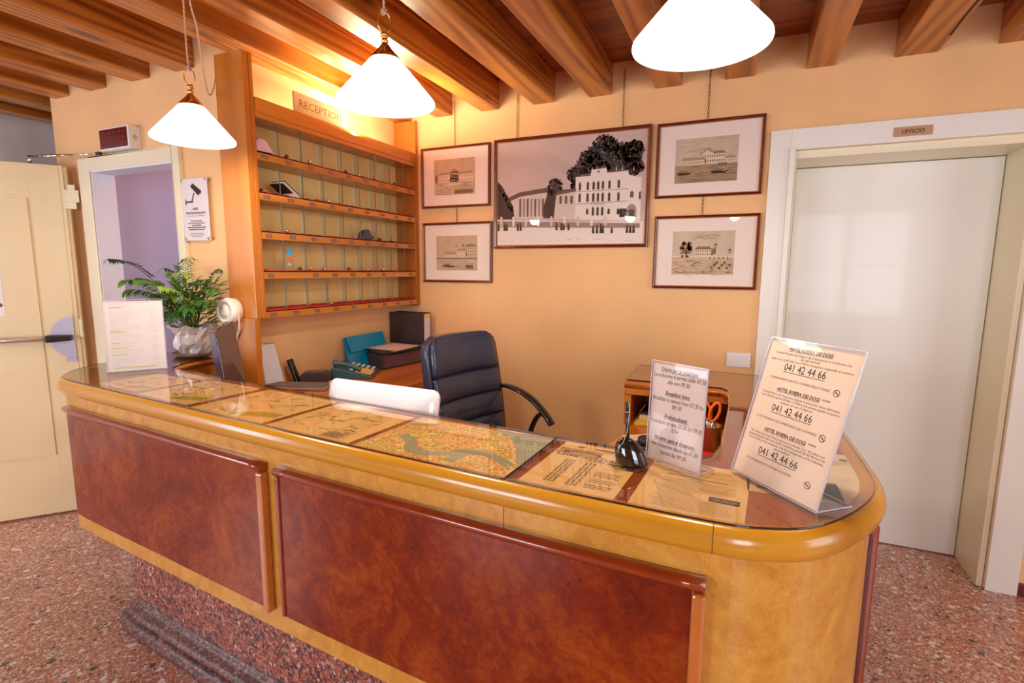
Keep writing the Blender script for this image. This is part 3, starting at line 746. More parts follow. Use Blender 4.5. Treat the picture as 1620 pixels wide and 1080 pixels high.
def infosheet(G, w, h):
    r = random.Random(12)
    G.rect(.02 * w, .3 * w, .90 * h, .955 * h, 3, 3)
    G.rect(.2 * w, .52 * w, .685 * h, .70 * h, 3, 4); G.rect(.52 * w, .80 * w, .655 * h, .67 * h, 3, 4)
    pts = [(.1 * w + .8 * w * k / 30, h * (.76 + .015 * math.sin(k * 1.9))) for k in range(31)]
    G.lines(pts, .001, 3, 4)
    G.rect(.67 * w, .94 * w, .29 * h, .375 * h, 0, 4)
    pts = [(.69 * w + .23 * w * k / 12, h * (.33 + .02 * math.sin(k * 2.4))) for k in range(13)]
    G.lines(pts, .003, 2, 5)
    for k in range(20):
        v = (.60 - .028 * k) * h
        if v < .03 * h: break
        x0 = .18 + .05 * r.random(); x1 = .60 if .27 < v / h < .40 else .90
        G.rect(x0 * w, (x1 - .1 * r.random()) * w, v, v + .0012, 3, 4)
    G.line((.12 * w, .5 * h), (.30 * w, .1 * h), .0008, 3, 4)
sheet('information_sheet', 'typed information sheet with a dark banner under glass before the breakfast sign', 'information sheet', (-0.178, 0.938), (0.024, 0.928), (-0.164, 1.205), SHEETC, infosheet, [INK, NAVY, BROWNP, GREYINK], 'sheets under the glass')
sheet('information_sheet', 'amber sheet under glass mostly hidden beneath the tall phone sign', 'information sheet', (0.030, 1.095), (0.20, 1.10), (0.030, 1.20), SHEETC, lambda G, w, h: G.rect(.1 * w, .5 * w, .2 * h, .34 * h, 0, 3), [GREYINK], 'sheets under the glass')
def letterhead(G, w, h):
    r = random.Random(3)
    for k in range(5): G.rect(.45 * w, (.9 - .06 * k) * w, (.80 - .025 * k) * h, (.806 - .025 * k) * h, 0, 3)
    for k in range(8): G.rect(.1 * w, (.9 - .1 * r.random()) * w, (.45 - .04 * k) * h, (.454 - .04 * k) * h, 0, 3)
    G.blob(.78 * w, .86 * h, .01, r, 0, 3, n=9)
sheet('information_sheet', 'pale typed letter under glass behind the tall phone sign, along the rounded end', 'information sheet', (0.075, 1.120), (0.236, 1.100), (0.10, 1.43), PAPER, letterhead, [GREYINK], 'sheets under the glass')

# ---------------------------------------------------------------- acrylic signs standing on the glass
ZG = 1.0962
def sign_stand(label, P0, P1, up, foot_len, draw, papercol, mats, name='sign_holder'):
    """L-shaped acrylic stand: face from P0 (lower left) to P1 (lower right), leaning along up"""
    P0 = Vector((P0[0], P0[1], ZG)); P1 = Vector((P1[0], P1[1], ZG)); up = Vector(up)
    ex = (P1 - P0).normalized(); w = (P1 - P0).length
    up = up - ex * up.dot(ex); h = up.length; ey = up.normalized(); n = ex.cross(ey).normalized()
    th = thing(name, label, 'sign', tuple(P0))
    t_ = 0.0028
    def slab(o, a, b_, c, la, lb, lc, m_, nm, par):
        mm = MB(); vs = []
        for k in (0, lc):
            for j in (0, lb):
                for i in (0, la): vs.append(o + a * i + b_ * j + c * k)
        mm.add(vs, [(0, 2, 3, 1), (4, 5, 7, 6), (0, 1, 5, 4), (2, 6, 7, 3), (0, 4, 6, 2), (1, 3, 7, 5)]); return mm.build(nm, m_, par)
    face = slab(P0, ex, ey, -n, w, h, t_, ACRYL, 'clear_face', th)
    e = MB()
    for a, b_, la, lb in ((P0, ey, h, .0016), (P0 + ex * (w - .0016), ey, h, .0016)):
        vs = [a + ex * i + b_ * j + n * k for k in (.0003, -t_ - .0003) for j in (0, la) for i in (0, lb)]
        e.add(vs, [(0, 2, 3, 1), (4, 5, 7, 6), (0, 1, 5, 4), (2, 6, 7, 3), (0, 4, 6, 2), (1, 3, 7, 5)])
    for a, lb in ((P0 + ey * (h - .0016), .0016), (P0, .0016)):
        vs = [a + ex * i + ey * j + n * k for k in (.0004, -t_ - .0004) for j in (0, lb) for i in (.0016, w - .0016)]
        e.add(vs, [(0, 2, 3, 1), (4, 5, 7, 6), (0, 1, 5, 4), (2, 6, 7, 3), (0, 4, 6, 2), (1, 3, 7, 5)])
    e.build('polished_edge', ACEDGE, th)
    back = Vector((-n.x, -n.y, 0)).normalized()
    z = Vector((0, 0, 1))
    slab(P0 + ex * .0005, ex, back, z, w - .001, foot_len, .0025, ACRYL, 'foot', th)
    e2 = MB()
    for a, b_, la in ((P0, back, foot_len), (P1 - ex * .002, back, foot_len)):
        vs = [a + ex * i + b_ * j + z * k for k in (-.0001, .0027) for j in (.003, la) for i in (0, .002)]
        e2.add(vs, [(0, 2, 3, 1), (4, 5, 7, 6), (0, 1, 5, 4), (2, 6, 7, 3), (0, 4, 6, 2), (1, 3, 7, 5)])
    vs = [P0 + ex * i + back * j + z * k for k in (-.0001, .0027) for j in (foot_len - .002, foot_len) for i in (.002, w - .002)]
    e2.add(vs, [(0, 2, 3, 1), (4, 5, 7, 6), (0, 1, 5, 4), (2, 6, 7, 3), (0, 4, 6, 2), (1, 3, 7, 5)])
    e2.build('polished_edge', ACEDGE, th)
    F = Flat(P0 - n * (t_ + .0006), ex, ey, 0.0003)
    F.rect(.003, w - .003, .003, h - .006, 0, 0)
    F.build('paper', papercol, th)
    B = Flat(P0 - n * (t_ + .0009) + ex * w, -ex, ey, 0.0003); B.rect(.003, w - .003, .003, h - .006, 0, 0); B.build('paper_back', papercol, th)
    G = Flat(P0 - n * (t_ + .0006), ex, ey, 0.00015); draw(G, w, h); G.build('lettering', mats, th)
    return th
SH = 0.22
def breakfast(G, w, h):
    def head(t_, v, f): G.fit(t_, w / 2, v * h, f * w, .0135, 0, 2, shear=SH, bold=.015, under=True)
    def ln(t_, v, f): G.fit(t_, w / 2, v * h, f * w, .0135, 0, 2, shear=SH)
    head('Orario per la colazione:', .905, .66); ln('La colazione è servita dalle 07.30', .845, .92); ln('alle ore 09.30', .785, .40)
    head('Breakfast time:', .675, .44); ln('Breakfast is served from 07.30 to', .610, .90); ln('09.30', .550, .17)
    head('Fruhstuckzeit:', .445, .42); ln('Fruhstuck ist vom 07.30 bis 09.30', .380, .92); ln('Uhr', .322, .12)
    head('Horario para el desayuno:', .215, .74); ln('Has Desayuno desde las 07.30', .150, .84); ln('hastas las 09.30', .082, .46)
sign_stand('small acrylic breakfast hours sign with pink paper', (-0.186, 1.178), (-0.062, 1.108), (0.031, -0.006, 0.226), .055, breakfast, mat('pink_sign_paper', (.86, .70, .62), .8), [INK, GREYINK])
def phones(G, w, h):
    def head(v, st=True):
        G.fit('HOTEL RIVIERA DEI DOGI', .47 * w, v * h, .47 * w, .0105, 0, 2, shear=SH, bold=.02, under=True)
        if st: G.text('****', .73 * w, v * h, .0105, 0, 2)
    def small(t_, v, f, c=.5, **k): G.fit(t_, c * w, v * h, f * w, .0068, 1, 2, **k)
    def num(v):
        G.fit('041 42 44 66', .47 * w, v * h, .45 * w, .0215, 0, 2, under=True)
    def nosmoke(v):
        G.ring(.84 * w, (v + .007) * h, .0068, .0012, 0, 2); G.line((.84 * w - .005, (v + .007) * h + .004), (.84 * w + .005, (v + .007) * h - .004), .0013, 0, 3)
        G.rect(.84 * w - .0035, .84 * w + .0035, (v + .005) * h, (v + .009) * h, 1, 2)
    head(.925, False); small('L\'Hotel Riviera dei Dogi vi da il benvenuto e vi informa che', .893, .80); small('per ogni necessità', .872, .2); small('dalle ore 22.00 alle ore 7.00 la reception risponde al numero', .846, .88)
    num(.785); small('E\' SEVERAMENTE VIETATO FUMARE NELLE STANZE', .716, .66, .44); nosmoke(.712)
    head(.640); small('L\'Hotel Riviera dei Dogi vous souhaite la bienvenue. Nous informons', .607, .84); small('votre clientèle que de 22.00hrs à 7.00hrs vous pouvez appeler le numéro', .584, .86); small('suivant, en cas d\'urgence', .561, .36)
    num(.497); small('IL EST INTERDIT DE FUMER DANS LES CHAMBRES', .430, .68, .44); nosmoke(.424)
    head(.352); small('The Riviera dei Dogi Hotel is pleased to welcome You. We advise our', .319, .84); small('esteemed guests that from 22.00 (10.00 Pm) and 07.00 (07.00 Am) the', .296, .86); small('Front Desk can be contacted, only for emergencies, at the following', .273, .84); small('phone number', .252, .18)
    num(.190); small('IT IS FORBIDDEN TO SMOKE IN ROOMS', .128, .52, .40); nosmoke(.122)
sign_stand('tall acrylic sign with three phone numbers, at the rounded counter end', (-0.004, 1.179), (0.139, 1.016), (0.064, 0.055, 0.287), .085, phones, PEACHP, [INK, GREYINK])
def prices(G, w, h):
    r = random.Random(4)
    G.rect(.08 * w, .75 * w, .955 * h, .963 * h, 2, 2)
    y = .93
    while y > .06:
        if int(y * 100) % 11 < 9: G.rect(.10 * w, (.35 + .3 * r.random()) * w, y * h, y * h + .0007, 2, 2)
        if y < .93 and int(y * 100) % 13 < 10: G.rect(.76 * w, .88 * w, y * h, y * h + .0007, 2, 2)
        y -= .0165
    for v, u1 in ((.885, .30), (.558, .28), (.538, .36), (.392, .24), (.322, .36), (.232, .34), (.050, .84)): G.rect(.10 * w, u1 * w, v * h, (v + .010) * h, 1, 3)
FAINT = mat('faint_print', (.58, .53, .56), .8)
sign_stand('white acrylic price list with yellow highlighted lines, at the far counter end', (-2.335, 1.220), (-2.218, 1.388), (-0.010, 0.038, 0.294), .08, prices, PAPER, [INK, YELLOWINK, FAINT])

# pen on a bead chain in a black base
th = thing('pen_holder', 'glossy black desk pen holder with chained pen standing upright', 'pen holder', (-0.222, 1.112, ZG))
MB().lathe([(.036, 0), (.038, .005), (.037, .018), (.033, .034), (.026, .047), (.017, .055), (.008, .059), (.006, .058)], (-.214, 1.108, ZG), 28).build('base', mat('glossy_black', (.008, .007, .008), .06, coat=1), th)
hp = th.children[0]
for v in hp.data.vertices:      # the base is longer towards one side
    k = 1 - v.co.z / .059
    v.co.x = v.co.x * .95 + .015 * k - .004; v.co.y = v.co.y * .55 + .006
MB().tube([(-.214, 1.108, ZG + .055), (-.219, 1.111, ZG + .135)], .0042, 12).tube([(-.219, 1.111, ZG + .135), (-.2193, 1.1112, ZG + .142)], [.0042, .003], 12).build('pen', BLACKP, th)
MB().tube([(-.2177, 1.110, ZG + .118), (-.2179, 1.1101, ZG + .120)], .0045, 12).build('pen_ring', CHROME, th)
bc = MB()
cp = smooth_path([(-.214, 1.104, ZG + .142), (-.212, 1.103, ZG + .12), (-.216, 1.098, ZG + .07), (-.232, 1.088, ZG + .035), (-.246, 1.082, ZG + .01), (-.262, 1.084, ZG + .002), (-.268, 1.098, ZG + .002), (-.252, 1.104, ZG + .002)], 8)
for p in cp: bc.lathe([(0, -.0011), (.0011, 0), (0, .0011)], p, 6, cap=False)
bc.tube(cp, .0004, 4)
bc.build('bead_chain', CHROME, th)

# ---------------------------------------------------------------- key cabinet
kc = thing('key_cabinet', 'tall cherry wood key cabinet with numbered pigeonholes and red felt shelves', 'key cabinet', (-2.17, 2.4, 0))
KX0, KX1 = -2.258, -2.085
MB().box(-2.262, KX1, 1.735, 1.768, 1.284, 2.475).box(-2.262, KX1, 1.722, 1.752, 0, 1.284).build('side_panel', CHERRY, kc, bevel=.002)
MB().box(KX1 - .012, KX1 + .003, 1.768, 1.786, 1.284, 2.475).build('front_stile', CHERRY, kc, bevel=.001)
MB().box(KX0, KX1, 3.060, 3.088, 1.27, 2.505).build('side_panel', CHERRY, kc, bevel=.002)
MB().box(KX1 - .012, KX1 + .003, 3.043, 3.060, 1.285, 2.225).build('front_stile', CHERRY, kc, bevel=.001)
MB().box(KX0, KX0 + .006, 1.768, 3.06, 1.285, 2.24).build('back_board', MAPLE, kc)
MB().box(KX1 - .016, KX1 + .004, 1.790, 3.060, 2.228, 2.292).box(KX1 - .016, KX1 + .001, 1.79, 3.043, 2.205, 2.228).build('header_board', CHERRY_Y, kc, bevel=.0015)
MB().box(KX0, KX1 - .016, 1.768, 3.060, 2.215, 2.228).build('top_board', CHERRY_Y, kc)
SZ = [2.055, 1.874, 1.694, 1.507, 1.318]
TOPS = [2.205] + [z - .036 for z in SZ[:-1]]
YS = [1.768 + (3.060 - 1.768) * k / 9 for k in range(10)]
rowname = ['top', 'second', 'third', 'fourth', 'lowest']
missing = {(3, 1), (3, 7)}
pl_txt = lambda r_, c_: str((r_ + 1) * 100 + c_ + 1)
for r_, z in enumerate(SZ):
    MB().box(KX0 + .006, KX1, 1.790 if False else 1.768, 3.060, z - .036, z - .005).build('shelf_board', CHERRY_Y, kc)
    rg = random.Random(20 + r_)
    fm = MB(); n = 60; vs = []
    for k in range(n + 1):
        y = 1.790 + (3.043 - 1.790) * k / n
        hh = .002 + .004 * rg.random() * (1 + (r_ in (1, 4)) * 1.3)
        vs += [(KX0 + .007, y, z - .004), (KX0 + .03, y, z + hh * .6), (KX1 - .02, y, z + hh), (KX1 + .0015, y, z - .0005)]
    fs = []
    for k in range(n):
        for a in range(3): fs.append((4 * k + a, 4 * k + a + 1, 4 * (k + 1) + a + 1, 4 * (k + 1) + a))
    fm.add(vs, fs, 0, True).build('felt_liner', FELT, kc, fix=False)
    for k in range(1, 9):
        dv = MB().box(KX0 + .007, KX1 - .003, YS[k] - .002, YS[k] + .002, z + .003, TOPS[r_])
        dv.box(KX0 + .0065, KX0 + .010, YS[k] - .0026, YS[k] + .0026, z + .003, TOPS[r_], mi=1); d_ = dv.build('glass_divider', [DIVID, DIVBACK], kc)
        MB().box(KX1 - .003, KX1 - .001, YS[k] - .0024, YS[k] + .0024, z + .003, TOPS[r_]).build('divider_edge', DIVEDGE, d_)
    for k in range(9):
        if (r_, k) in missing: continue
        yc = (YS[k] + YS[k + 1]) / 2 - .012
        pm = MB().box(KX1 + .0001, KX1 + .0018, yc - .018, yc + .018, z - .028, z - .012).build('number_plate', PLATE, kc)
        G = Flat((KX1 + .0018, yc - .018, z - .028), (0, 1, 0), (0, 0, 1), .0002)
        G.fit(pl_txt(r_, k), .018, .004, .024, .011, 0, 1); G.build('digits', mat('plate_digits', (.45, .34, .33), .6) if 'plate_digits' not in bpy.data.materials else bpy.data.materials['plate_digits'], pm)
# RECEPTION plaque standing on the header
th = thing('reception_plaque', 'tan wooden plaque lettered reception on top of the key cabinet', 'sign', (KX1 - .004, 2.21, 2.292))
MB().box(KX1 - .012, KX1 - .002, 2.025, 2.39, 2.293, 2.388).build('board', mat('tan_board', (.55, .34, .17), .5, var=.06), th, bevel=.001)
G = Flat((KX1 - .0018, 2.2075, 2.293), (0, 1, 0), (0, 0, 1), .0004)
G.fit('RECEPTION', 0, .028, .30, .052, 0, 1, bold=.006); G.build('lettering', mat('bronze_letters', (.20, .10, .04), .4), th)
# hidden tube that lights the beams from behind the header
th = thing('fluorescent_tube', 'lit tube lying behind the header on top of the key cabinet', 'lamp', (-2.19, 2.45, 2.24))
MB().tube([(-2.19, 1.95, 2.258), (-2.19, 2.95, 2.258)], .013, 12).build('tube', emis('lit_tube', (1, .86, .58), 14), th)
MB().box(-2.21, -2.17, 1.90, 3.0, 2.2285, 2.244).build('fitting', WHITEP, th)
tl = area('cabinet_top_light', (-2.18, 2.45, 2.285), (-2.10, 2.45, 3.0), .04, 1.0, 30, (1, .84, .52))

def keyset(r_, c_, label, big=False, off=0.0, metal=None):
    z = SZ[r_] + .005; yc = (YS[c_] + YS[c_ + 1]) / 2 + off
    rg = random.Random(r_ * 10 + c_)
    th = thing('room_key', label, 'key', (-2.12, yc, z), group='keys in the pigeonholes')
    a = rg.uniform(0, 6.28)
    rx, ry_ = .012 * math.cos(a), .012 * math.sin(a)
    MB().tube([(-2.115 + .011 * math.cos(t_), yc + .011 * math.sin(t_), z + .004 + .003 * math.sin(t_)) for t_ in [k * math.pi / 6 for k in range(12)]], .0013, 6, closed=True).build('ring', CHROME, th)
    MB().lathe([(0, 0), (.008, .001), (.011, .006), (.009, .012), (.004, .016), (0, .017)], (-2.11 + rx, yc + ry_ * 1.4, z), 12).build('fob', metal or CHROME, th)
    MB().box(-2.14, -2.115, yc - .003 + ry_, yc + .003 + ry_, z + .002, z + .0045).box(-2.118, -2.104, yc - .007 + ry_, yc + .007 + ry_, z + .002, z + .0045).build('blade', STEEL, th, bevel=.0008)
    return th
ordn = ['first', 'second', 'third', 'fourth', 'fifth', 'sixth', 'seventh', 'eighth', 'ninth']
DARKK = mat('dark_fob', (.06, .02, .02), .3, coat=.5)
GOLDK = mat('gold_fob', (.80, .55, .2), .2, metal=1)
for r_, c_, o_, m_ in ((0, 1, -.02, DARKK), (0, 2, .0, None), (0, 4, -.03, DARKK), (0, 5, -.02, None), (0, 6, -.03, None), (0, 7, 0, DARKK), (1, 2, -.03, None), (1, 3, -.03, None), (1, 0, 0, DARKK),
                       (2, 1, -.04, None), (2, 7, .0, None), (3, 0, -.02, None), (3, 2, -.04, GOLDK), (3, 3, -.05, None), (3, 4, 0, DARKK), (3, 5, .03, None), (3, 6, .01, None), (3, 1, .04, DARKK), (4, 3, -.04, GOLDK), (2, 6, 0, DARKK)):
    keyset(r_, c_, 'small key with %s fob on the %s shelf, %s compartment from the counter end' % ('dark' if m_ is DARKK else 'gold' if m_ is GOLDK else 'silver', rowname[r_], ordn[c_]), off=o_, metal=m_)
# odd items in the pigeonholes
def folded(name, label, cat, pts, faces, m_, loc):
    o_ = bpy.data.objects.new(name, None)
    th = thing(name, label, cat, loc); bpy.data.objects.remove(o_)
    return th
th = thing('folded_paper', 'crumpled lilac paper standing in the first compartment of the top shelf', 'paper', (-2.14, 1.83, 2.058))
MB().add([(-2.09, 1.795, 2.059), (-2.10, 1.80, 2.105), (-2.12, 1.835, 2.125), (-2.09, 1.842, 2.060), (-2.11, 1.862, 2.118), (-2.092, 1.892, 2.062), (-2.16, 1.80, 2.06), (-2.17, 1.84, 2.122), (-2.18, 1.89, 2.062)],
         [(0, 3, 2, 1), (3, 5, 4, 2), (1, 2, 7, 6), (2, 4, 7), (4, 5, 8, 7), (0, 1, 6)]).build('sheets', mat('lilac_paper', (.62, .50, .66), .8), th, fix=False)
th = thing('passport_booklet', 'dark booklet with white pages leaning in the second compartment, second shelf', 'booklet', (-2.12, 1.98, 1.878))
Mx = Matrix.Translation((-2.13, 1.99, 1.905)) @ Matrix.Rotation(R(-32), 4, 'X')
MB().box(-.045, .04, -.06, .05, .008, .011, M=Mx).box(-.045, .042, -.066, .004, -.012, -.009, M=Mx).build('cover', BLACKP, th)
b1 = MB()
for k in range(5): b1.box(-.043, .038, -.058 + .004 * k, .048 + .004 * k, .006 - .003 * k, .0065 - .003 * k, M=Mx)
b1.build('pages', PAPER, th)
th = thing('leather_case', 'black leather case standing in the sixth compartment of the third shelf', 'case', (-2.12, 2.56, 1.70))
cm = MB(); vs = []
for i in range(10):
    a = math.pi * i / 9
    vs += [(-2.10, 2.565 - .045 * math.cos(a) * (1 if a < 1.57 else .95), 1.698 + .060 * math.sin(a)), (-2.145, 2.565 - .042 * math.cos(a), 1.698 + .055 * math.sin(a))]
fs = [(2 * i, 2 * i + 2, 2 * i + 3, 2 * i + 1) for i in range(9)] + [tuple(2 * i for i in range(10)), tuple(2 * i + 1 for i in reversed(range(10)))]
cm.add(vs, fs, 0, False).build('body', LEATHER, th, bevel=.003)
MB().tube([(-2.099, 2.60, 1.70), (-2.097, 2.612, 1.722), (-2.099, 2.618, 1.70)], .003, 6).build('strap', BLACKP, th)
th = thing('plastic_card_pack', 'clear plastic pack with blue and red card hanging on the fourth shelf', 'card pack', (-2.078, 1.915, 1.53))
Mx = Matrix.Translation((-2.079, 1.90, 1.516)) @ Matrix.Rotation(R(-6), 4, 'X')
MB().box(0, .0008, 0, .062, 0, .118, M=Mx).build('sleeve', ACRYL, th)
cd = MB().box(.0012, .0016, .018, .046, .075, .105, M=Mx, mi=0).box(.0012, .0016, .022, .048, .048, .062, M=Mx, mi=1).box(.0012, .0016, .022, .045, .022, .034, M=Mx, mi=2)
cd.build('printed_card', [mat('bright_blue', (.02, .36, .82), .5), mat('red_print', (.7, .12, .05), .6), mat('light_blue', (.32, .5, .85), .6)], th)

# ---------------------------------------------------------------- desk under the cabinet and what stands on it
dk = thing('side_desk', 'orange wooden desk along the wall below the key cabinet', 'desk', (-1.9, 2.4, 0))
MB().prism([(-2.258, 1.80), (-1.625, 1.80), (-1.588, 2.35), (-1.575, 3.085), (-2.258, 3.085)], .875, .91).build('desk_top', DESKW, dk, bevel=.002)
MB().box(-2.25, -1.62, 3.03, 3.06, 0, .874).build('end_panel', CHERRY, dk)
MB().box(-2.25, -1.66, 1.83, 1.86, 0, .874).build('end_panel', CHERRY, dk)
MB().box(-2.25, -2.23, 1.86, 3.03, .45, .874).build('back_panel', CHERRY, dk)
DZ = .9105
th = thing('desk_calendar', 'white desk calendar leaning on the wall beside the cabinet panel', 'calendar', (-2.22, 1.93, DZ))
MB().add([(-2.20, 1.865, DZ), (-2.235, 1.862, DZ + .225), (-2.235, 1.955, DZ + .222), (-2.19, 1.972, DZ), (-2.25, 1.862, DZ), (-2.25, 2.01, DZ)],
         [(0, 3, 2, 1), (0, 1, 4), (3, 5, 2), (1, 2, 5, 4), (0, 4, 5, 3)]).build('leaves', mat('cool_white_paper', (.78, .77, .88), .7), th)
MB().tube([(-2.236, 1.862, DZ + .226), (-2.236, 1.955, DZ + .223)], .003, 8).build('binding', CHROME, th)
th = thing('phone_handset', 'black cordless handset leaning against the white calendar', 'phone', (-2.16, 2.03, DZ))
Mx = Matrix.Translation((-2.165, 2.035, DZ + .003)) @ Matrix.Rotation(R(9), 4, 'X') @ Matrix.Rotation(R(-14), 4, 'Y') @ Matrix.Rotation(R(20), 4, 'Z')
MB().box(-.009, .009, -.021, .021, 0, .132, M=Mx).build('body', BLACKP, th, bevel=.004, seg=3)
MB().box(.0092, .0100, -.012, .012, .085, .115, M=Mx).build('display', mat('dim_display', (.10, .09, .12), .15), th)
th = thing('keyboard', 'grey keyboard lying at the end of the wall desk', 'keyboard', (-2.03, 1.95, DZ))
Mx = Matrix.Translation((-2.035, 1.955, DZ)) @ Matrix.Rotation(R(20), 4, 'Z')
MB().box(-.20, .13, -.055, .06, .001, .016, M=Mx).build('case', mat('taupe_plastic', (.30, .22, .19), .5), th, bevel=.003)
kb = MB()
for i in range(13):
    for j in range(4): kb.box(-.192 + .024 * i, -.172 + .024 * i, -.047 + .026 * j, -.025 + .026 * j, .0162, .0225, M=Mx)
kb.build('keys', mat('key_caps', (.20, .145, .13), .5), th, bevel=.001)
th = thing('card_terminal', 'dark rounded card terminal between keyboard and telephone', 'card terminal', (-2.10, 2.14, DZ))
Mx = Matrix.Translation((-2.10, 2.10, DZ)) @ Matrix.Rotation(R(35), 4, 'Z')
tm = MB(); prof = [(-.075, .0), (-.08, .03), (-.066, .052), (-.03, .06), (.05, .058), (.08, .05), (.085, .0)]
vs = [Mx @ Vector((x, s_ * .036, z)) for s_ in (-1, 1) for x, z in prof]; n = len(prof)
tm.add(vs, [tuple(range(n)), tuple(reversed(range(n, 2 * n)))] + [(i, i + n, (i + 1) % n + n, (i + 1) % n) for i in range(n)]).build('body', DARKGREY, th, bevel=.006, seg=3)
MB().box(-.02, .05, -.026, .026, .0585, .062, M=Mx).build('keypad', mat('grey_keypad', (.12, .10, .11), .4), th)
MB().box(-.0815, -.077, -.012, .012, .015, .040, M=Mx).build('chrome_trim', CHROME, th, bevel=.001)
th = thing('computer_mouse', 'beige computer mouse in front of the card terminal', 'mouse', (-1.94, 2.05, DZ))
MB().lathe([(.034, 0), (.036, .006), (.031, .018), (.018, .027), (0, .030)], (-1.945, 2.06, DZ), 20).build('body', mat('beige_plastic', (.50, .34, .22), .4), th)
for v in th.children[0].data.vertices: v.co.y *= 1.5
MB().tube([(-1.9446, 2.02, DZ + .018), (-1.9446, 2.035, DZ + .024)], .003, 8).build('wheel', BLACKP, th)
# telephone
th = thing('desk_telephone', 'teal desk telephone with yellow index card and handset', 'telephone', (-2.0, 2.33, DZ))
Mx = Matrix.Translation((-2.02, 2.33, DZ)) @ Matrix.Rotation(R(118), 4, 'Z')
TEAL = mat('teal_plastic', (0.035, 0.11, 0.14), 0.35, coat=.2)
prof = [(-.11, 0), (-.11, .018), (-.02, .038), (.10, .068), (.115, .06), (.115, 0)]
vs = [Mx @ Vector((s_ * .115, x, z)) for s_ in (-1, 1) for x, z in prof]; n = len(prof)
MB().add(vs, [tuple(range(n)), tuple(reversed(range(n, 2 * n)))] + [(i, i + n, (i + 1) % n + n, (i + 1) % n) for i in range(n)]).build('base', TEAL, th, bevel=.005, seg=3)
sl = math.atan2(.02, .09); Mk = Mx @ Matrix.Translation((0, -.10, .0225)) @ Matrix.Rotation(sl, 4, 'X')
MB().box(-.105, .02, .0, .085, .0, .003, M=Mk).build('index_card', mat('yellow_card', (.75, .50, .18), .7), th)
kk = MB()
for i in range(4):
    for j in range(5): kk.box(.032 + .02 * i, .046 + .02 * i, .01 + .03 * j, .026 + .03 * j, .001, .007, M=Mk)
for i in range(6): kk.box(-.10 + .022 * i, -.086 + .022 * i, .10, .118, .004, .011, M=Mk)
kk.build('buttons', mat('pale_buttons', (.55, .60, .58), .5), th)
hs = smooth_path([(-.085, -.045, .050), (-.085, -.02, .060), (-.085, .03, .078), (-.085, .08, .088), (-.085, .105, .086)], 4)
MB().tube([Mx @ Vector(p) for p in hs], [.020, .020, .018, .015, .012, .012, .012, .012, .012, .012, .012, .013, .016, .019, .021, .021, .020][:len(hs)], 12).build('handset', TEAL, th)
# blue folder
th = thing('document_folder', 'bright blue folder leaning against the wall behind the telephone', 'folder', (-2.23, 2.62, DZ))
BLUE = mat('cyan_blue_card', (0.0, 0.30, 0.62), 0.4, coat=.15)
MB().add([(-2.15, 2.44, DZ), (-2.235, 2.47, DZ + .19), (-2.235, 2.83, DZ + .192), (-2.16, 2.80, DZ), (-2.18, 2.44, DZ), (-2.25, 2.49, DZ + .185), (-2.25, 2.83, DZ + .187), (-2.20, 2.80, DZ)],
         [(0, 3, 2, 1), (4, 5, 6, 7), (0, 1, 5, 4), (1, 2, 6, 5), (2, 3, 7, 6), (0, 4, 7, 3)]).build('cover', BLUE, th)
MB().add([(-2.178, 2.475, DZ + .10), (-2.226, 2.478, DZ + .192), (-2.224, 2.835, DZ + .195), (-2.180, 2.82, DZ + .11)], [(0, 3, 2, 1)]).build('flap', BLUE, th, fix=False)
# printer with loose sheets
th = thing('printer', 'low dark printer on the wall desk with purple sheen', 'printer', (-2.1, 2.72, DZ))
Pp = [(-2.252, 2.655), (-1.985, 2.513), (-1.93, 2.87), (-2.245, 2.93)]
MB().prism(Pp, DZ, DZ + .085).build('case', DARKGREY, th, bevel=.006, seg=3)
MB().prism([(-2.24, 2.665), (-1.995, 2.535), (-1.945, 2.86), (-2.235, 2.915)], DZ + .0855, DZ + .108).build('lid', DARKGREY, th, bevel=.005, seg=3)
MB().add([(-1.9825, 2.53, DZ + .012), (-1.9285, 2.86, DZ + .012), (-1.9285, 2.86, DZ + .075), (-1.9825, 2.53, DZ + .075)], [(0, 1, 2, 3)]).build('front_panel', mat('plum_plastic', (.10, .055, .10), .35), th, fix=False)
th = thing('paper_sheets', 'loose pinkish sheets lying on top of the printer', 'paper', (-2.08, 2.75, 1.02))
ps = MB()
for k, (a, dx) in enumerate(((0, 0), (.07, .01), (-.05, -.01))):
    c_, s_ = math.cos(a), math.sin(a); z = DZ + .1095 + .0012 * k
    q = [(-.12, -.13), (.135, -.15), (.15, .12), (-.11, .14)]
    q = [(-2.09 + dx + x * c_ - y * s_, 2.745 + x * s_ + y * c_) for x, y in q]
    ps.add([(q[0][0], q[0][1], z), (q[1][0], q[1][1], z - .006 if k == 0 else z), (q[2][0], q[2][1], z), (q[3][0], q[3][1], z)], [(0, 1, 2, 3)])
ps.build('sheets', mat('pinkish_paper', (.74, .58, .58), .8), th, fix=False)
# binder
th = thing('lever_arch_binder', 'large dark binder with yellow and white spine label beside the printer', 'binder', (-2.09, 2.98, DZ))
MB().box(-2.245, -1.965, 2.945, 2.951, DZ, DZ + .318).box(-2.245, -1.965, 3.025, 3.031, DZ, DZ + .318).box(-1.971, -1.965, 2.951, 3.025, DZ, DZ + .318).build('cover', DARKGREY, th, bevel=.001)
MB().box(-2.235, -1.975, 2.955, 3.02, DZ + .008, DZ + .30).build('pages', PAPER, th)
MB().box(-1.9645, -1.9635, 2.952, 3.024, DZ + .02, DZ + .285).build('spine_label', mat('lavender_label', (.72, .70, .86), .6), th)
MB().box(-1.9645, -1.9635, 2.952, 3.024, DZ + .285, DZ + .312).build('spine_band', mat('yellow_band', (.80, .55, .08), .5), th)

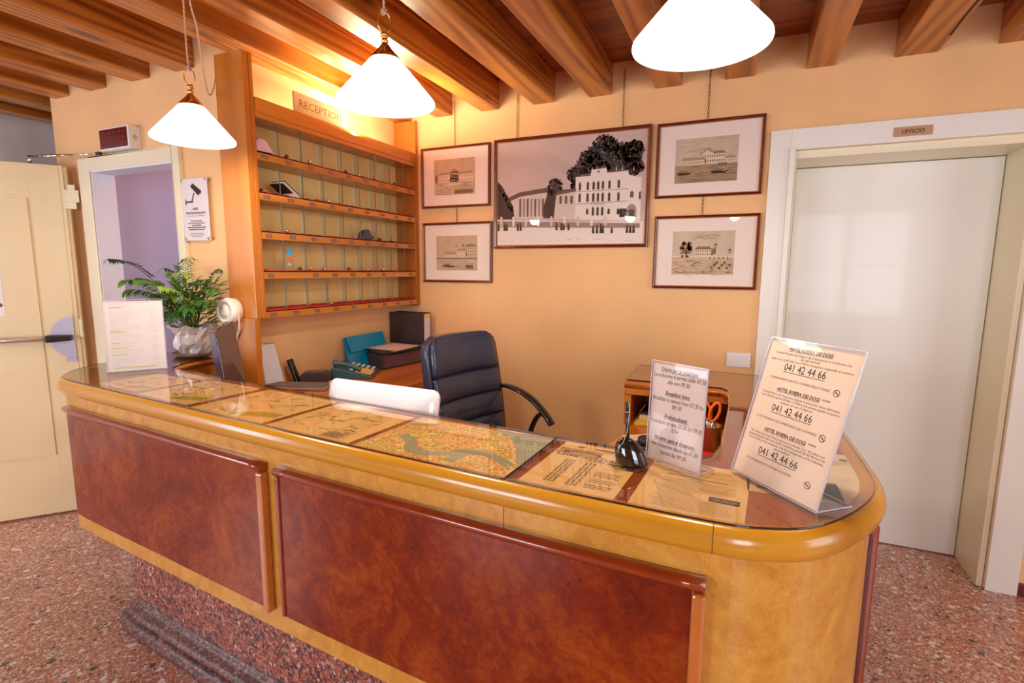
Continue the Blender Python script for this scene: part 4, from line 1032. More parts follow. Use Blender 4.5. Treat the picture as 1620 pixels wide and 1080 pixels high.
# screen at the far end of the counter
th = thing('display_screen', 'dark glossy screen standing tilted beside the opening at the far counter end', 'screen', (-2.08, 1.53, .912))
A, B_, C_, D_ = Vector((-2.06, 1.50, 1.247)), Vector((-2.018, 1.50, 1.00)), Vector((-2.085, 1.61, 1.288)), Vector((-2.022, 1.61, 1.00))
A2, B2 = Vector((-2.13, 1.52, 1.236)), Vector((-2.088, 1.52, 0.99)); C2, D2 = Vector((-2.15, 1.62, 1.28)), Vector((-2.10, 1.62, 1.0))
MB().add([A, B_, D_, C_, A2, B2, D2, C2], [(0, 1, 2, 3), (4, 7, 6, 5), (0, 4, 5, 1), (3, 2, 6, 7), (0, 3, 7, 4), (1, 5, 6, 2)]).build('housing', mat('brown_gloss', (.10, .05, .045), .12, coat=.8), th, bevel=.004)
nn = (B_ - A).cross(A2 - A).normalized()
if nn.y > 0: nn = -nn
MB().add([p + nn * .0015 for p in (A.lerp(A2, .06), B_.lerp(B2, .06), B2.lerp(B_, .06), A2.lerp(A, .06))], [(0, 1, 2, 3)]).build('side_strip', mat('slate_blue_plastic', (.055, .085, .22), .2, coat=.5), th, fix=False)  # blue sky reflection on the side edge, painted as a strip
MB().box(-2.07, -2.05, 1.54, 1.58, .93, 1.02).box(-2.14, -2.0, 1.48, 1.64, .911, .93).build('stand', BLACKP, th, bevel=.003)
# white all in one computer, seen from the back
th = thing('computer', 'white rounded back of a computer rising behind the middle of the counter', 'computer', (-1.04, 1.36, .911))
import math as _m
Mx = Matrix.Translation((-1.060, 1.345, 1.150)) @ Matrix.Rotation(R(-1.5), 4, 'Z') @ Matrix.Rotation(R(-14), 4, 'X')
mm = MB(); NX, NZ = 24, 14; vs = []
hw, hh, rr = .222, .20, .028
def rrect(n=6):
    out = []
    for cx, cz, a0 in ((hw - rr, -rr, 0), (-hw + rr, -rr, 90), (-hw + rr, -2 * hh + rr, 180), (hw - rr, -2 * hh + rr, 270)):
        for k in range(n + 1):
            a = R(a0 + 90 * k / n); out.append((cx + rr * math.cos(a), cz + rr * math.sin(a)))
    return out
ring = rrect(); n = len(ring)
layers = [(0.010, 1.0), (0.0, 1.0), (-.004, .985), (-.016, .90), (-.030, .72), (-.038, .45), (-.041, .15)]
for d_, s_ in layers:
    for x, z in ring: vs.append(Mx @ Vector((x * s_, d_, -hh + (z + hh) * s_)))
fs = []
for i in range(len(layers) - 1):
    for k in range(n): fs.append((i * n + k, i * n + (k + 1) % n, (i + 1) * n + (k + 1) % n, (i + 1) * n + k))
fs.append(tuple(range(n))); fs.append(tuple(reversed([(len(layers) - 1) * n + k for k in range(n)])))
mm.add(vs, fs, 0, True).build('housing', mat('white_computer_shell', (.80, .80, .88), .22, coat=.4), th)
MB().box(-.07, .07, -.02, .02, -.27, -.21, M=Mx).build('stand', STEEL, th)
MB().box(-1.13, -.98, 1.30, 1.48, .911, .917).build('foot', STEEL, th)

# ---------------------------------------------------------------- things on the staff worktop
th = thing('book_stack', 'yellow edged notebooks stacked in the open compartment', 'notebooks', (-.33, 2.12, DZ))
YEL = mat('yellow_paper_block', (.72, .50, .10), .7); CRM = mat('cream_paper_block', (.78, .60, .42), .7)
MB().box(-.372, -.20, 2.04, 2.22, DZ, DZ + .010, mi=0).box(-.366, -.20, 2.05, 2.23, DZ + .0105, DZ + .019, mi=0).build('lower_notebooks', YEL, th, bevel=.001)
MB().box(-.355, -.20, 2.06, 2.24, DZ + .0195, DZ + .038).box(-.35, -.21, 2.07, 2.24, DZ + .0385, DZ + .0415).build('upper_notebook', CRM, th, bevel=.001)
MB().box(-.352, -.205, 2.062, 2.235, DZ + .042, DZ + .046).build('dark_cover', DARKGREY, th, bevel=.001)
th = thing('paper_slips', 'pink paper slips lying on the staff worktop before the compartment', 'paper', (-.33, 1.87, DZ))
pp = MB()
for k, (a, x, y) in enumerate(((.3, -.325, 1.865), (-.15, -.31, 1.855), (.6, -.30, 1.88))):
    Mq = Matrix.Translation((x, y, DZ + .001 + .002 * k)) @ Matrix.Rotation(a, 4, 'Z') @ Matrix.Rotation(R(1), 4, 'X')
    pp.box(-.05, .05, -.035, .035, 0, .0008, M=Mq)
pp.build('slips', mat('pink_slips', (.80, .56, .46), .8), th)
th = thing('stamp_pad', 'round dark stamp pad on the staff worktop behind the pen holder', 'stamp', (-.28, 1.78, DZ))
MB().lathe([(.046, 0), (.046, .012), (.038, .014)], (-.28, 1.785, DZ), 24).build('base', DARKGREY, th)
MB().lathe([(.034, .014), (.035, .034), (.032, .036)], (-.275, 1.785, DZ), 24).build('lid', DARKGREY, th)
th = thing('red_folder', 'red card folder lying on the staff worktop behind the breakfast sign', 'folder', (-.2, 1.75, DZ))
MB().lathe([(.13, 0), (.13, .003)], (-.165, 1.735, DZ), 32).build('cover', mat('bright_red_card', (.70, .035, .03), .5), th)
th = thing('pen_cup', 'metal pen cup standing inside the counter corner', 'pen cup', (-.075, 1.86, DZ))
MB().lathe([(.034, 0), (.038, .002), (.040, .085), (.042, .088), (.038, .087), (.036, .004), (0, .004)], (-.082, 1.86, DZ), 24).build('cup', mat('dull_silver', (.35, .27, .16), .3, metal=.9), th)
th = thing('scissors', 'scissors with orange handles standing in the metal pen cup', 'scissors', (-.08, 1.86, DZ + .01))
OR = mat('orange_plastic', (.85, .17, .01), .35, coat=.3)
for s_ in (-1, 1):
    cx, cy, cz = -.082 + s_ * .014, 1.86 - s_ * .006, DZ + .135
    MB().tube([(cx + .015 * math.cos(a) + s_ * .008 * math.sin(a), cy, cz + .033 * math.sin(a)) for a in [k * math.pi / 8 for k in range(16)]], .0048, 8, closed=True).build('handle', OR, th)
    MB().tube([(cx - s_ * .004, cy, cz - .03), (cx - s_ * .016, cy, DZ + .012)], [.004, .0015], 6).build('blade', STEEL, th)

# ---------------------------------------------------------------- office chair
ch = thing('office_chair', 'black leather office chair with curved armrests behind the counter', 'chair', (-1.165, 2.215, 0), rotz=R(-14))
SZc = .62
def cushion(mb, x_of, z0, z1, hw, th_, bulge, ny=13, nz=6, M=None):
    vs = []; fs = []
    for side in (0, 1):
        for j in range(nz + 1):
            for i in range(ny + 1):
                v, u = j / nz, 2 * i / ny - 1
                e = (1 - abs(u) ** 6) * (math.sin(math.pi * v) ** .5 if 0 < v < 1 else 0)
                z = z0 + (z1 - z0) * v
                x = x_of(z) + (th_ / 2 + bulge * e if side == 0 else -th_ / 2)
                w = hw(z) if callable(hw) else hw
                vs.append(Vector((x - .03 * u * u * 0 + .035 * u * u, u * w, z)))
    n = (nz + 1) * (ny + 1)
    for j in range(nz):
        for i in range(ny):
            a = j * (ny + 1) + i
            fs.append((a, a + 1, a + ny + 2, a + ny + 1)); fs.append((n + a, n + a + ny + 1, n + a + ny + 2, n + a + 1))
    for j in range(nz):
        a = j * (ny + 1); fs.append((a, a + ny + 1, n + a + ny + 1, n + a)); a += ny; fs.append((a, n + a, n + a + ny + 1, a + ny + 1))
    for i in range(ny):
        fs.append((i, n + i, n + i + 1, i + 1)); a = nz * (ny + 1) + i; fs.append((a, a + 1, n + a + 1, n + a))
    mb.add(vs, fs, 0, True)
zb, zt = .66, 1.205
lean = lambda z: -.06 - .17 * (z - zb)
def halfw(z):
    t_ = (z - zb) / (zt - zb)
    w = .244 + .012 * math.sin(t_ * 3.14)
    if z > zt - .07: q = (z - (zt - .07)) / .07; w -= .062 * (1 - math.sqrt(max(0, 1 - q * q)))
    return w
bk = MB(); cushion(bk, lambda z: lean(z) - .012, zb, zt, halfw, .052, 0, 14, 16)
back = bk.build('backrest', LEATHER, ch, local=True, bevel=.010, seg=3)
cuts = [zb + .01, .775, .89, 1.012, zt - .012]
for a, b_ in zip(cuts, cuts[1:]):
    q = MB(); cushion(q, lambda z: lean(z) + .014, a + .001, b_ - .001, lambda z: halfw(z) - .020, .014, .016 if b_ < 1.1 else .020, 14, 8)
    q.build('cushion', LEATHER, back, local=True)
q = MB(); vs = []
q.box(-.10, .38, -.235, .235, SZc - .06, SZc - .015)
st = q.build('seat', LEATHER, ch, local=True, bevel=.02, seg=4)
q = MB().box(-.07, .37, -.205, .205, SZc - .018, SZc + .028); q.build('seat_pad', LEATHER, st, local=True, bevel=.022, seg=4)
for s_ in (-1, 1):
    y = s_ * .262; az = -.07 if s_ < 0 else 0
    path = smooth_path([(-.105, y - s_ * .03, .895 + az), (-.06, y, .905 + az), (.0, y, .905 + az), (.08, y, .885 + az), (.16, y, .845 + az), (.235, y, .780 + az), (.262, y, .745 + az)], 4)
    am = MB().tube(path, .024, 12, ry=.011).build('armrest', BLACKP, ch, local=True)
    post = smooth_path([(.205, y, .80 + az), (.17, y, .77 + az), (.135, y, .70 + az), (.13, y, .63), (.14, y - s_ * .03, .58), (.12, y - s_ * .10, .565)], 4)
    MB().tube(post, .020, 12, ry=.012).build('armrest_support', BLACKP, am, local=True)
MB().lathe([(.028, .14), (.028, .33), (.020, .33), (.020, .56)], (.13, 0, 0), 20).build('column', BLACKP, ch, local=True)
MB().box(.02, .24, -.10, .10, .545, .562).build('tilt_plate', BLACKP, ch, local=True, bevel=.004)
MB().tube([(-.02, 0, .56), (-.10, 0, .57), (-.115, 0, .66), (-.125, 0, .78)], .02, 8, ry=.035).build('back_bracket', BLACKP, ch, local=True)
for k in range(5):
    a = 2 * math.pi * k / 5 + .3
    lg = MB().tube([(.13, 0, .13), (.13 + .28 * math.cos(a), .28 * math.sin(a), .075)], [.026, .016], 10).build('leg', BLACKP, ch, local=True)
    cx, cy = .13 + .28 * math.cos(a), .28 * math.sin(a)
    MB().lathe([(0, -.022), (.024, -.022), (.027, -.015), (.027, .015), (.024, .022), (0, .022)], (cx, cy, .027), 16, M=Matrix.Rotation(R(90), 3, 'X').to_4x4()).tube([(cx, cy, .03), (cx, cy, .078)], .006, 8).build('caster', BLACKP, lg, local=True)

# ---------------------------------------------------------------- pendant lamps
def pendant(label, x, y, z, cords, ring_tilt=0.0):
    th = thing('pendant_lamp', label, 'lamp', (x, y, z), group='pendant lamps over the counter')
    P = [(.1370, .002), (.1390, .0), (.1403, .004), (.1390, .010), (.040, .125), (.037, .127)]
    MB().lathe(P, (x, y, z), 48, cap=False).build('lamp_shade', SHADE, th, fix=False)
    MB().lathe([(.1365, .003), (.036, .122), (.0, .123)], (x, y, z), 48, cap=False).build('shade_lining', SHADE_IN, th, fix=False)
    MB().lathe([(.0425, .119), (.0435, .122), (.042, .126), (.031, .138), (.020, .150), (.010, .163), (.008, .168), (.011, .170), (.011, .174), (.008, .176), (.008, .181), (.012, .184), (.013, .189), (.010, .194), (.005, .196), (0, .196)], (x, y, z), 32).build('brass_cap', BRASS, th)
    zr = z + .223
    c_, s_ = math.cos(ring_tilt), math.sin(ring_tilt)
    MB().tube([(x + .019 * math.cos(t_) * c_, y + .019 * math.cos(t_) * s_, zr + .028 * math.sin(t_)) for t_ in [k * math.pi / 14 for k in range(28)]], .0022, 8, closed=True).build('ring', BRASS, th)
    cd = MB()
    for pth in cords:
        pth = smooth_path(pth, 8)
        for ph in (0, math.pi):   # two twisted strands
            q = []
            L = 0
            for i in range(len(pth)):
                if i: L += (Vector(pth[i]) - Vector(pth[i - 1])).length
                q.append(pth[i])
            dense = []
            for a, b_ in zip(q, q[1:]):
                n_ = max(2, int((Vector(b_) - Vector(a)).length / .004))
                for j in range(n_): dense.append(Vector(a).lerp(Vector(b_), j / n_))
            dense = [p + Vector((math.cos(ph + i * .9), math.sin(ph + i * .9), 0)) * .0016 for i, p in enumerate(dense)]
            cd.tube(dense, .0021, 5)
    cd.tube([(x + .008 * math.cos(t_), y + .004 * math.sin(t_), z + .250 + .006 * math.sin(t_ * 2)) for t_ in [k * math.pi / 6 for k in range(12)]], .003, 6, closed=True)
    cd.build('cord', CORD, th, fix=False)
    MB().lathe([(0, .02), (.018, .03), (.027, .05), (.027, .06), (.02, .078), (.013, .09), (.013, .14)], (x, y, z), 20, cap=False).build('bulb', emis('bulb_glow', (1, .93, .8), 6) if 'bulb_glow' not in bpy.data.materials else bpy.data.materials['bulb_glow'], th)
    l = bpy.data.lights.new('pendant_bulb', 'POINT'); l.energy = 14; l.color = (1, .85, .62); l.shadow_soft_size = .04
    lo = bpy.data.objects.new('pendant_bulb', l); COL.objects.link(lo); lo.location = (x, y, z + .005)
    return th
x, y, z = -1.90, 1.355, 1.987
pendant('pendant lamp over the far counter end, its spare cord looped to the wall', x, y, z,
        [[(x, y, z + .24), (x - .004, y, z + .35), (x - .002, y, z + .5), (x, y, 2.68)], [(x + .006, y, 2.68), (-1.868, 1.355, 2.462), (-1.931, 1.42, 2.413), (-2.026, 1.5, 2.351), (-2.148, 1.6, 2.314), (-2.26, 1.7, 2.293), (-2.346, 1.79, 2.361), (-2.418, 1.872, 2.511)]], .5)
x, y, z = -0.986, 1.304, 1.995
pendant('pendant lamp with lit white cone shade and knotted cord hanging before the reception plaque', x, y, z, [[(x, y, z + .25), (x, y, z + .32), (x + .003, y, z + .45), (x, y, 2.68)]], .9)
x, y, z = -0.117, 1.223, 1.987
pendant('nearest pendant lamp, its large lit cone shade cut by the picture top', x, y, z, [[(x, y, z + .25), (x, y, z + .4), (x, y, 2.68)]], .2)

# ---------------------------------------------------------------- framed pictures on the back wall
def chain(mb, x, y, z0, z1):
    n = max(2, int((z1 - z0) / .0165)); dz = (z1 - z0) / n
    for k in range(n):
        zc = z0 + dz * (k + .5); pts = []
        for t_ in range(10):
            a = 2 * math.pi * t_ / 10
            o_ = .0042 * math.cos(a); h_ = dz * .62 * math.sin(a)
            pts.append((x + (o_ if k % 2 == 0 else o_ * .35), y + (0 if k % 2 == 0 else o_ * .9), zc + h_))
        mb.tube(pts, .0011, 5, closed=True)
def picture(name, label, x0, x1, z0, z1, fw, window, draw, mats, base, chains, group=None, depth=.022):
    th = thing(name, label, 'picture', ((x0 + x1) / 2, 3.089, z0), group=group)
    ya, yb = 3.089 - depth, 3.089
    f = MB()
    pr = [(0, 0), (0, -depth), (fw * .35, -depth - .004), (fw * .8, -depth), (fw, -depth + .006), (fw, 0)]
    cor = [(x0, z0, 1, 1), (x1, z0, -1, 1), (x1, z1, -1, -1), (x0, z1, 1, -1)]
    vs = [(cx + sx * o_, 3.089 + d_, cz + sz * o_) for cx, cz, sx, sz in cor for o_, d_ in pr]; k = len(pr); fs = []
    for i in range(4):
        i2 = (i + 1) % 4
        for j in range(k): fs.append((i * k + j, i * k + (j + 1) % k, i2 * k + (j + 1) % k, i2 * k + j))
    f.add(vs, fs); f.build('frame', FRAMEW, th)
    g = MB(); o0, o1 = fw, fw + .003
    for a0, a1, b0, b1 in ((x0 + o0, x0 + o1, z0 + o0, z1 - o0), (x1 - o1, x1 - o0, z0 + o0, z1 - o0), (x0 + o1, x1 - o1, z0 + o0, z0 + o1), (x0 + o1, x1 - o1, z1 - o1, z1 - o0)):
        g.box(a0, a1, ya + .006, ya + .012, b0, b1)
    g.build('gilt_slip', GILT, th)
    w, h = x1 - x0 - 2 * fw, z1 - z0 - 2 * fw
    O = Vector((x0 + fw, ya + .013, z0 + fw))
    if window:
        m_ = Flat(O, (1, 0, 0), (0, 0, 1)); m_.rect(0, w, 0, h, 0, 0); m_.build('mount', MATB, th)
        u0, u1, v0, v1 = [a * b_ for a, b_ in zip(window, (w, w, h, h))]
        O2 = O + Vector((u0, -.0006, v0)); pw, ph = u1 - u0, v1 - v0
    else: O2 = O; pw, ph = w, h
    F = Flat(O2, (1, 0, 0), (0, 0, 1), .00035)
    F.rect(0, pw, 0, ph, 0, 0); draw(F, pw, ph)
    F.build('print', [base] + mats, th)
    gp = Flat(Vector((x0 + fw, ya + .008, z0 + fw)), (1, 0, 0), (0, 0, 1)); gp.rect(0, w, 0, h, 0, 0); gp.build('glass', CLEAR, th)
    for cx, c0, c1 in chains:
        cm_ = MB(); chain(cm_, cx, 3.080, c0, c1); cm_.build('chain', IRON, th)
    return th
SEP = [mat('sepia_%d' % i, c, .8) for i, c in enumerate(((.10, .055, .03), (.26, .16, .09), (.42, .28, .17), (.62, .46, .31), (.74, .60, .46)))]
SKYS = mat('sepia_sky', (.56, .41, .28), .8, var=.12, vs=14)
SKYG = mat('etching_sky', (.60, .48, .38), .8, var=.10, vs=14)
# palette: 0 base, 1..5 = SEP dark..light
def hatch(G, r, u0, u1, v0, v1, n, mi, w=.0006, ln=.02, slope=.05):
    for k in range(n):
        u, v = r.uniform(u0, u1), r.uniform(v0, v1); l_ = ln * r.uniform(.4, 1.3)
        l_ = min(l_, u1 - u)
        G.line((u, v), (u + l_, v + l_ * r.uniform(-slope, slope)), w * 1.5, mi, 6)
def house(G, x0, x1, y0, y1, nwin, rows, wall=5, roof=2, win=1):
    G.rect(x0, x1, y0, y1, wall, 3); G.poly([(x0 - .004, y1), (x1 + .004, y1), (x1 - .01, y1 + .016), (x0 + .01, y1 + .016)], roof, 4)
    for i in range(nwin):
        for j in range(rows):
            a = x0 + (x1 - x0) * (i + .32) / nwin; b = y0 + (y1 - y0) * (j + .25) / rows
            G.rect(a, a + (x1 - x0) * .36 / nwin, b, b + (y1 - y0) * .5 / rows, win, 5)
def etch1(G, w, h):
    r = random.Random(1)
    G.rect(0, w, 0, h * .36, 4, 1); hatch(G, r, 0, w, .5 * h, .98 * h, 90, 4, .0007, .05, .15); hatch(G, r, 0, w, 0, .35 * h, 110, 2, .0007, .05)
    house(G, .12 * w, .95 * w, .36 * h, .56 * h, 14, 2, 5, 3, 3); house(G, .40 * w, .60 * w, .36 * h, .60 * h, 4, 3, 5, 2, 3)
    G.disc(.5 * w, .70 * h, .05 * w, 3, 4, 16, .03 * h)
    G.poly([(.1 * w, .20 * h), (.9 * w, .30 * h), (.4 * w, .34 * h)], 5, 2); G.blob(.06 * w, .45 * h, .035 * w, r, 2, 6, ry=.12 * h)
    for k in range(5): G.blob((.55 + .09 * k) * w, .08 * h, .05 * w, r, 2, 6, ry=.06 * h)
def etch2(G, w, h):
    r = random.Random(2)
    G.rect(0, w, 0, h * .34, 4, 1); hatch(G, r, 0, w, .5 * h, .98 * h, 80, 4, .0007, .05, .1); hatch(G, r, 0, w, 0, .33 * h, 130, 3, .0007, .05)
    house(G, .72 * w, .98 * w, .40 * h, .68 * h, 5, 3, 4, 2, 2); house(G, .52 * w, .75 * w, .38 * h, .56 * h, 6, 2, 5, 3, 3); house(G, .2 * w, .5 * w, .38 * h, .46 * h, 8, 1, 5, 3, 3)
    for u in (.50, .66, .82): G.poly([((u - .03) * w, .68 * h), ((u + .03) * w, .68 * h), (u * w, .80 * h)], 2, 5)
    G.poly([(.12 * w, .16 * h), (.2 * w, .10 * h), (.4 * w, .09 * h), (.48 * w, .14 * h), (.3 * w, .13 * h)], 1, 6); G.rect(.2 * w, .34 * w, .13 * h, .19 * h, 2, 5)
    G.rect(.0, w, .33 * h, .36 * h, 2, 5); G.rect(.72 * w, .9 * w, .05 * h, .16 * h, 2, 6)
def etch3(G, w, h):
    r = random.Random(3)
    G.rect(0, w, 0, h * .40, 3, 1); hatch(G, r, 0, w, .6 * h, .98 * h, 120, 4, .0008, .05, .1); hatch(G, r, 0, w, 0, .38 * h, 180, 2, .0008, .05)
    house(G, .48 * w, .80 * w, .42 * h, .62 * h, 9, 2, 5, 2, 1); house(G, .10 * w, .5 * w, .40 * h, .50 * h, 12, 1, 5, 3, 2); house(G, .8 * w, .97 * w, .42 * h, .50 * h, 5, 1, 5, 3, 2)
    G.poly([(.38 * w, .62 * h), (.52 * w, .76 * h), (.66 * w, .62 * h)], 2, 5); G.poly([(.41 * w, .62 * h), (.52 * w, .73 * h), (.63 * w, .62 * h)], 5, 6)
    for u, s_ in ((.03, 1), (.58, 1.15)):
        G.poly([(u * w, .24 * h), ((u + .03) * w, .18 * h), ((u + .2 * s_) * w, .18 * h), ((u + .27 * s_) * w, .28 * h), ((u + .2 * s_) * w, .22 * h)], 1, 6)
        for k in range(5): G.rect((u + .05 + .03 * k) * w, (u + .065 + .03 * k) * w, .2 * h, .28 * h, 2, 6)
    for k in range(7): G.rect((.7 + .02 * k) * w, (.708 + .02 * k) * w, .36 * h, .42 * h, 1, 6)
def etch4(G, w, h):
    r = random.Random(4)
    G.rect(0, w, 0, h * .42, 4, 1); hatch(G, r, 0, w, .02 * h, .34 * h, 160, 2, .0008, .03, .5); hatch(G, r, .35 * w, .75 * w, .8 * h, .92 * h, 40, 3, .0008, .03, .2)
    for k in range(12): G.blob((.16 + .16 * r.random()) * w, (.56 + .20 * r.random()) * h, .035 * w, r, 2, 5, n=14)
    G.rect(.225 * w, .245 * w, .4 * h, .62 * h, 1, 4)
    house(G, .38 * w, .64 * w, .44 * h, .58 * h, 7, 2, 5, 2, 1); G.poly([(.64 * w, .44 * h), (.71 * w, .48 * h), (.71 * w, .60 * h), (.64 * w, .60 * h)], 2, 5)
    house(G, .13 * w, .30 * w, .36 * h, .48 * h, 2, 1, 4, 2, 1); house(G, .68 * w, .72 * w, .5 * h, .66 * h, 1, 2, 4, 2, 1); house(G, .90 * w, .96 * w, .47 * h, .54 * h, 1, 1, 4, 2, 1)
    G.rect(0, w, .40 * h, .43 * h, 5, 2); G.lines([(0, .38 * h), (.5 * w, .40 * h), (w, .38 * h)], .001, 2, 6)
    for k in range(8): G.blob((.66 + .04 * k) * w, (.16 + .06 * (k % 3)) * h, .022 * w, r, 2, 6, n=10, ry=.03 * h)
    for k in range(5): G.rect((.62 + .07 * k) * w, (.628 + .07 * k) * w, .34 * h, .42 * h, 1, 6)
    G.rect(.03 * w, .97 * w, .04 * h, .05 * h, 3, 6)
picture('framed_etching', 'upper etching of a long palace beside the key cabinet, framed', -2.047, -1.530, 1.930, 2.321, .013, (.17, .80, .19, .82), etch1, SEP, SKYS, [(-1.79, 2.321, 2.60)], 'framed etchings')
picture('framed_etching', 'lower etching with a boat on water beside the key cabinet, framed', -2.044, -1.517, 1.436, 1.832, .013, (.18, .81, .18, .80), etch2, SEP, SKYS, [(-1.78, 1.832, 1.93)], 'framed etchings')
picture('framed_etching', 'upper etching of a lagoon with boats next to the office door, framed', -0.494, 0.047, 1.922, 2.321, .014, (.17, .79, .17, .80), etch3, SEP, SKYG, [(-0.235, 2.321, 2.60)], 'framed etchings')
picture('framed_etching', 'lower etching of a villa with a tree next to the office door, framed', -0.487, 0.052, 1.424, 1.824, .014, (.17, .80, .17, .81), etch4, SEP, SKYG, [(-0.238, 1.824, 1.922)], 'framed etchings')
PH = [mat('photo_tone_%d' % i, c, .8) for i, c in enumerate(((.070, .040, .030), (.16, .095, .075), (.34, .225, .19), (.66, .55, .50), (.80, .72, .68)))]
def bigphoto(G, w, h):
    r = random.Random(9)
    def q(px, py):
        t_ = 224.5 - .0983 * (px - 786); return ((px - 786) / 243.5 * w, (1 - (py - t_) / (390.5 - t_)) * h)
    def pl(pts, mi, ly): G.poly([q(*p) for p in pts], mi, ly)
    sx, sy = w / 243.5, h / 166
    def blob(px, py, rad, mi, ly, n=26, ryy=None, rough=.25):
        u, v = q(px, py); G.blob(u, v, rad * sx, r, mi, ly, n, (ryy or rad) * sy, rough)
    def foliage(px, py, rad, n, mi=1, ly=3, ryy=None):
        blob(px, py, rad * .85, mi, ly, 30, (ryy or rad) * .85, .18)
        for k in range(n * 3):
            a = r.uniform(0, 6.283); d_ = rad * r.uniform(.2, 1.12) ** .6 if k % 2 else rad * r.uniform(.7, 1.12)
            blob(px + d_ * math.cos(a), py + d_ * (ryy or rad) / rad * math.sin(a), r.uniform(.7, 2.0), mi if r.random() < .72 else (3 if r.random() < .3 and d_ < rad * .8 else 2), ly + 1, 6, rough=.5)
    pl([(786, 391), (1027, 391), (1027, 352), (930, 352), (786, 348)], 5, 1)
    # low colonnaded wing, far trees
    pl([(812, 345), (812, 310), (830, 304), (880, 300), (880, 345)], 4, 2); pl([(806, 312), (826, 303), (882, 294), (882, 302), (828, 310), (808, 318)], 2, 3)
    for k in range(8): pl([(826 + 6.6 * k, 343), (826 + 6.6 * k, 314), (829.5 + 6.6 * k, 313), (829.5 + 6.6 * k, 343)], 3 if k % 2 else 2, 3)
    pl([(787, 347), (787, 286), (794, 292), (800, 302), (807, 312), (815, 326), (818, 347)], 1, 4)
    for k in range(60):
        t_ = r.random(); blob(787 + 28 * t_ + r.uniform(-2, 2), 288 + 42 * t_ + r.uniform(-3, 8), r.uniform(1, 2.4), 1, 5, 7, rough=.5)
    foliage(887, 296, 11, 40, 1, 4, 15); pl([(868, 346), (869, 325), (876, 300), (898, 300), (903, 346)], 1, 4)
    for px, py, rad in ((932, 262, 13), (952, 243, 17), (972, 238, 19), (992, 243, 17), (1009, 240, 15), (1019, 248, 12), (962, 256, 16), (985, 258, 16), (1008, 262, 14), (938, 275, 12)):
        if px + rad < 1029: blob(px, py, rad, 1, 2, 40, rough=.22)
    for px, py, rad, n in ((920, 275, 12, 60), (944, 250, 16, 90), (966, 232, 19, 120), (985, 246, 16, 90), (1004, 238, 14, 80), (1012, 230, 10, 50), (1010, 262, 13, 60), (925, 296, 11, 40)):
        foliage(px, py, rad, n, 1, 2)
    # villa
    pl([(886, 346), (890, 304), (921, 300), (921, 348)], 4, 6); pl([(884, 308), (900, 299), (922, 297), (922, 302), (890, 308)], 2, 7)
    for k in range(3): pl([(895 + 9 * k, 322), (895 + 9 * k, 310), (899 + 9 * k, 309), (899 + 9 * k, 322)], 2, 8)
    pl([(921, 349), (921, 277), (945, 274), (946, 267), (969, 264), (970, 270), (1002, 267), (1003, 276), (1022, 280), (1022, 352)], 5, 6)
    pl([(921, 279), (921, 277), (945, 274.5), (945, 276.5)], 2, 7); pl([(970, 272), (970, 270), (1003, 266.5), (1003, 269)], 2, 7)
    for px in (947, 955, 963, 968, 984, 993, 1010): pl([(px - .8, 268), (px, 261), (px + .8, 268)], 5, 7)
    blob(957, 270, 2.2, 3, 8)
    cols = [928, 940.7, 949.8, 957, 964.3, 974.3, 988.5]
    for row, (y0, y1) in enumerate(((288, 301), (306, 320), (328, 342))):
        for i, cx in enumerate(cols):
            if row == 2 and i in (0,): continue
            sk = -.06 * (cx - 921)
            a, b_ = y0 + sk * (1 if row == 0 else .5 if row == 1 else 0), y1 + sk * (1 if row == 0 else .5 if row == 1 else 0)
            if row == 2 and i in (1, 5, 6): a += 3; b_ -= 2
            wd = 1.7
            pl([(cx - wd - .8, b_ + .6), (cx - wd - .8, a + 1.5), (cx, a - 2.2), (cx + wd + .8, a + 1.5), (cx + wd + .8, b_ + .6)], 4, 7)
            pl([(cx - wd, b_), (cx - wd, a + 2), (cx, a - .8), (cx + wd, a + 2), (cx + wd, b_)], 1, 8)
    for yy in (303.5, 323.5): pl([(921, yy), (921, yy - 1), (1003, yy - 5.5), (1003, yy - 4.5)], 3, 7)
    for k in range(9): pl([(947 + 2.6 * k, 325), (947 + 2.6 * k, 320), (948 + 2.6 * k, 320), (948 + 2.6 * k, 325)], 3, 9)
    pl([(1002, 347), (1002, 330), (1005, 325), (1009, 323.5), (1013, 325), (1016, 330), (1016, 347)], 3, 8); pl([(1005, 347), (1005, 333), (1013, 333), (1013, 347)], 1, 9)
    pl([(1006, 313), (1006, 305), (1008.5, 301), (1011, 305), (1011, 313)], 2, 8); pl([(1019, 316), (1019, 305), (1021.5, 302), (1022, 316)], 1, 8)
    foliage(996, 338, 6, 20, 1, 9)
    # garden wall with swags and passers-by
    pl([(786, 360), (786, 350), (1022, 356), (1022, 364)], 3, 7)
    for k in range(9): pl([(792 + 22 * k, 359), (792 + 22 * k, 343), (796 + 22 * k, 343), (796 + 22 * k, 359)], 5 if k % 2 else 4, 8)
    for k in range(8):
        pts = [q(796 + 22 * k + t_ * 18 / 6, 348 + 5 * math.sin(math.pi * t_ / 6)) for t_ in range(7)]; G.lines(pts, .0016, 2, 9)
    for px, hh_ in ((789, 12), (800, 15), (804, 12), (824, 13), (829, 14), (891, 15), (899, 13), (903, 13), (911, 12), (951, 14), (957, 15), (963, 18), (966, 14), (980, 9), (1003, 15), (1008, 13), (1013, 14)):
        y1 = 372 if px > 940 else 366
        pl([(px - 2, y1), (px - 1.4, y1 - hh_ * .7), (px + 1.4, y1 - hh_ * .7), (px + 2.2, y1)], 1, 10); blob(px, y1 - hh_ * .8, 1.5, 1, 10, 8)
    for k in range(14): pl([(790 + 16 * k, 380 + r.uniform(-3, 6)), (806 + 16 * k, 380 + r.uniform(-3, 6)), (800 + 16 * k, 383)], 4, 2)
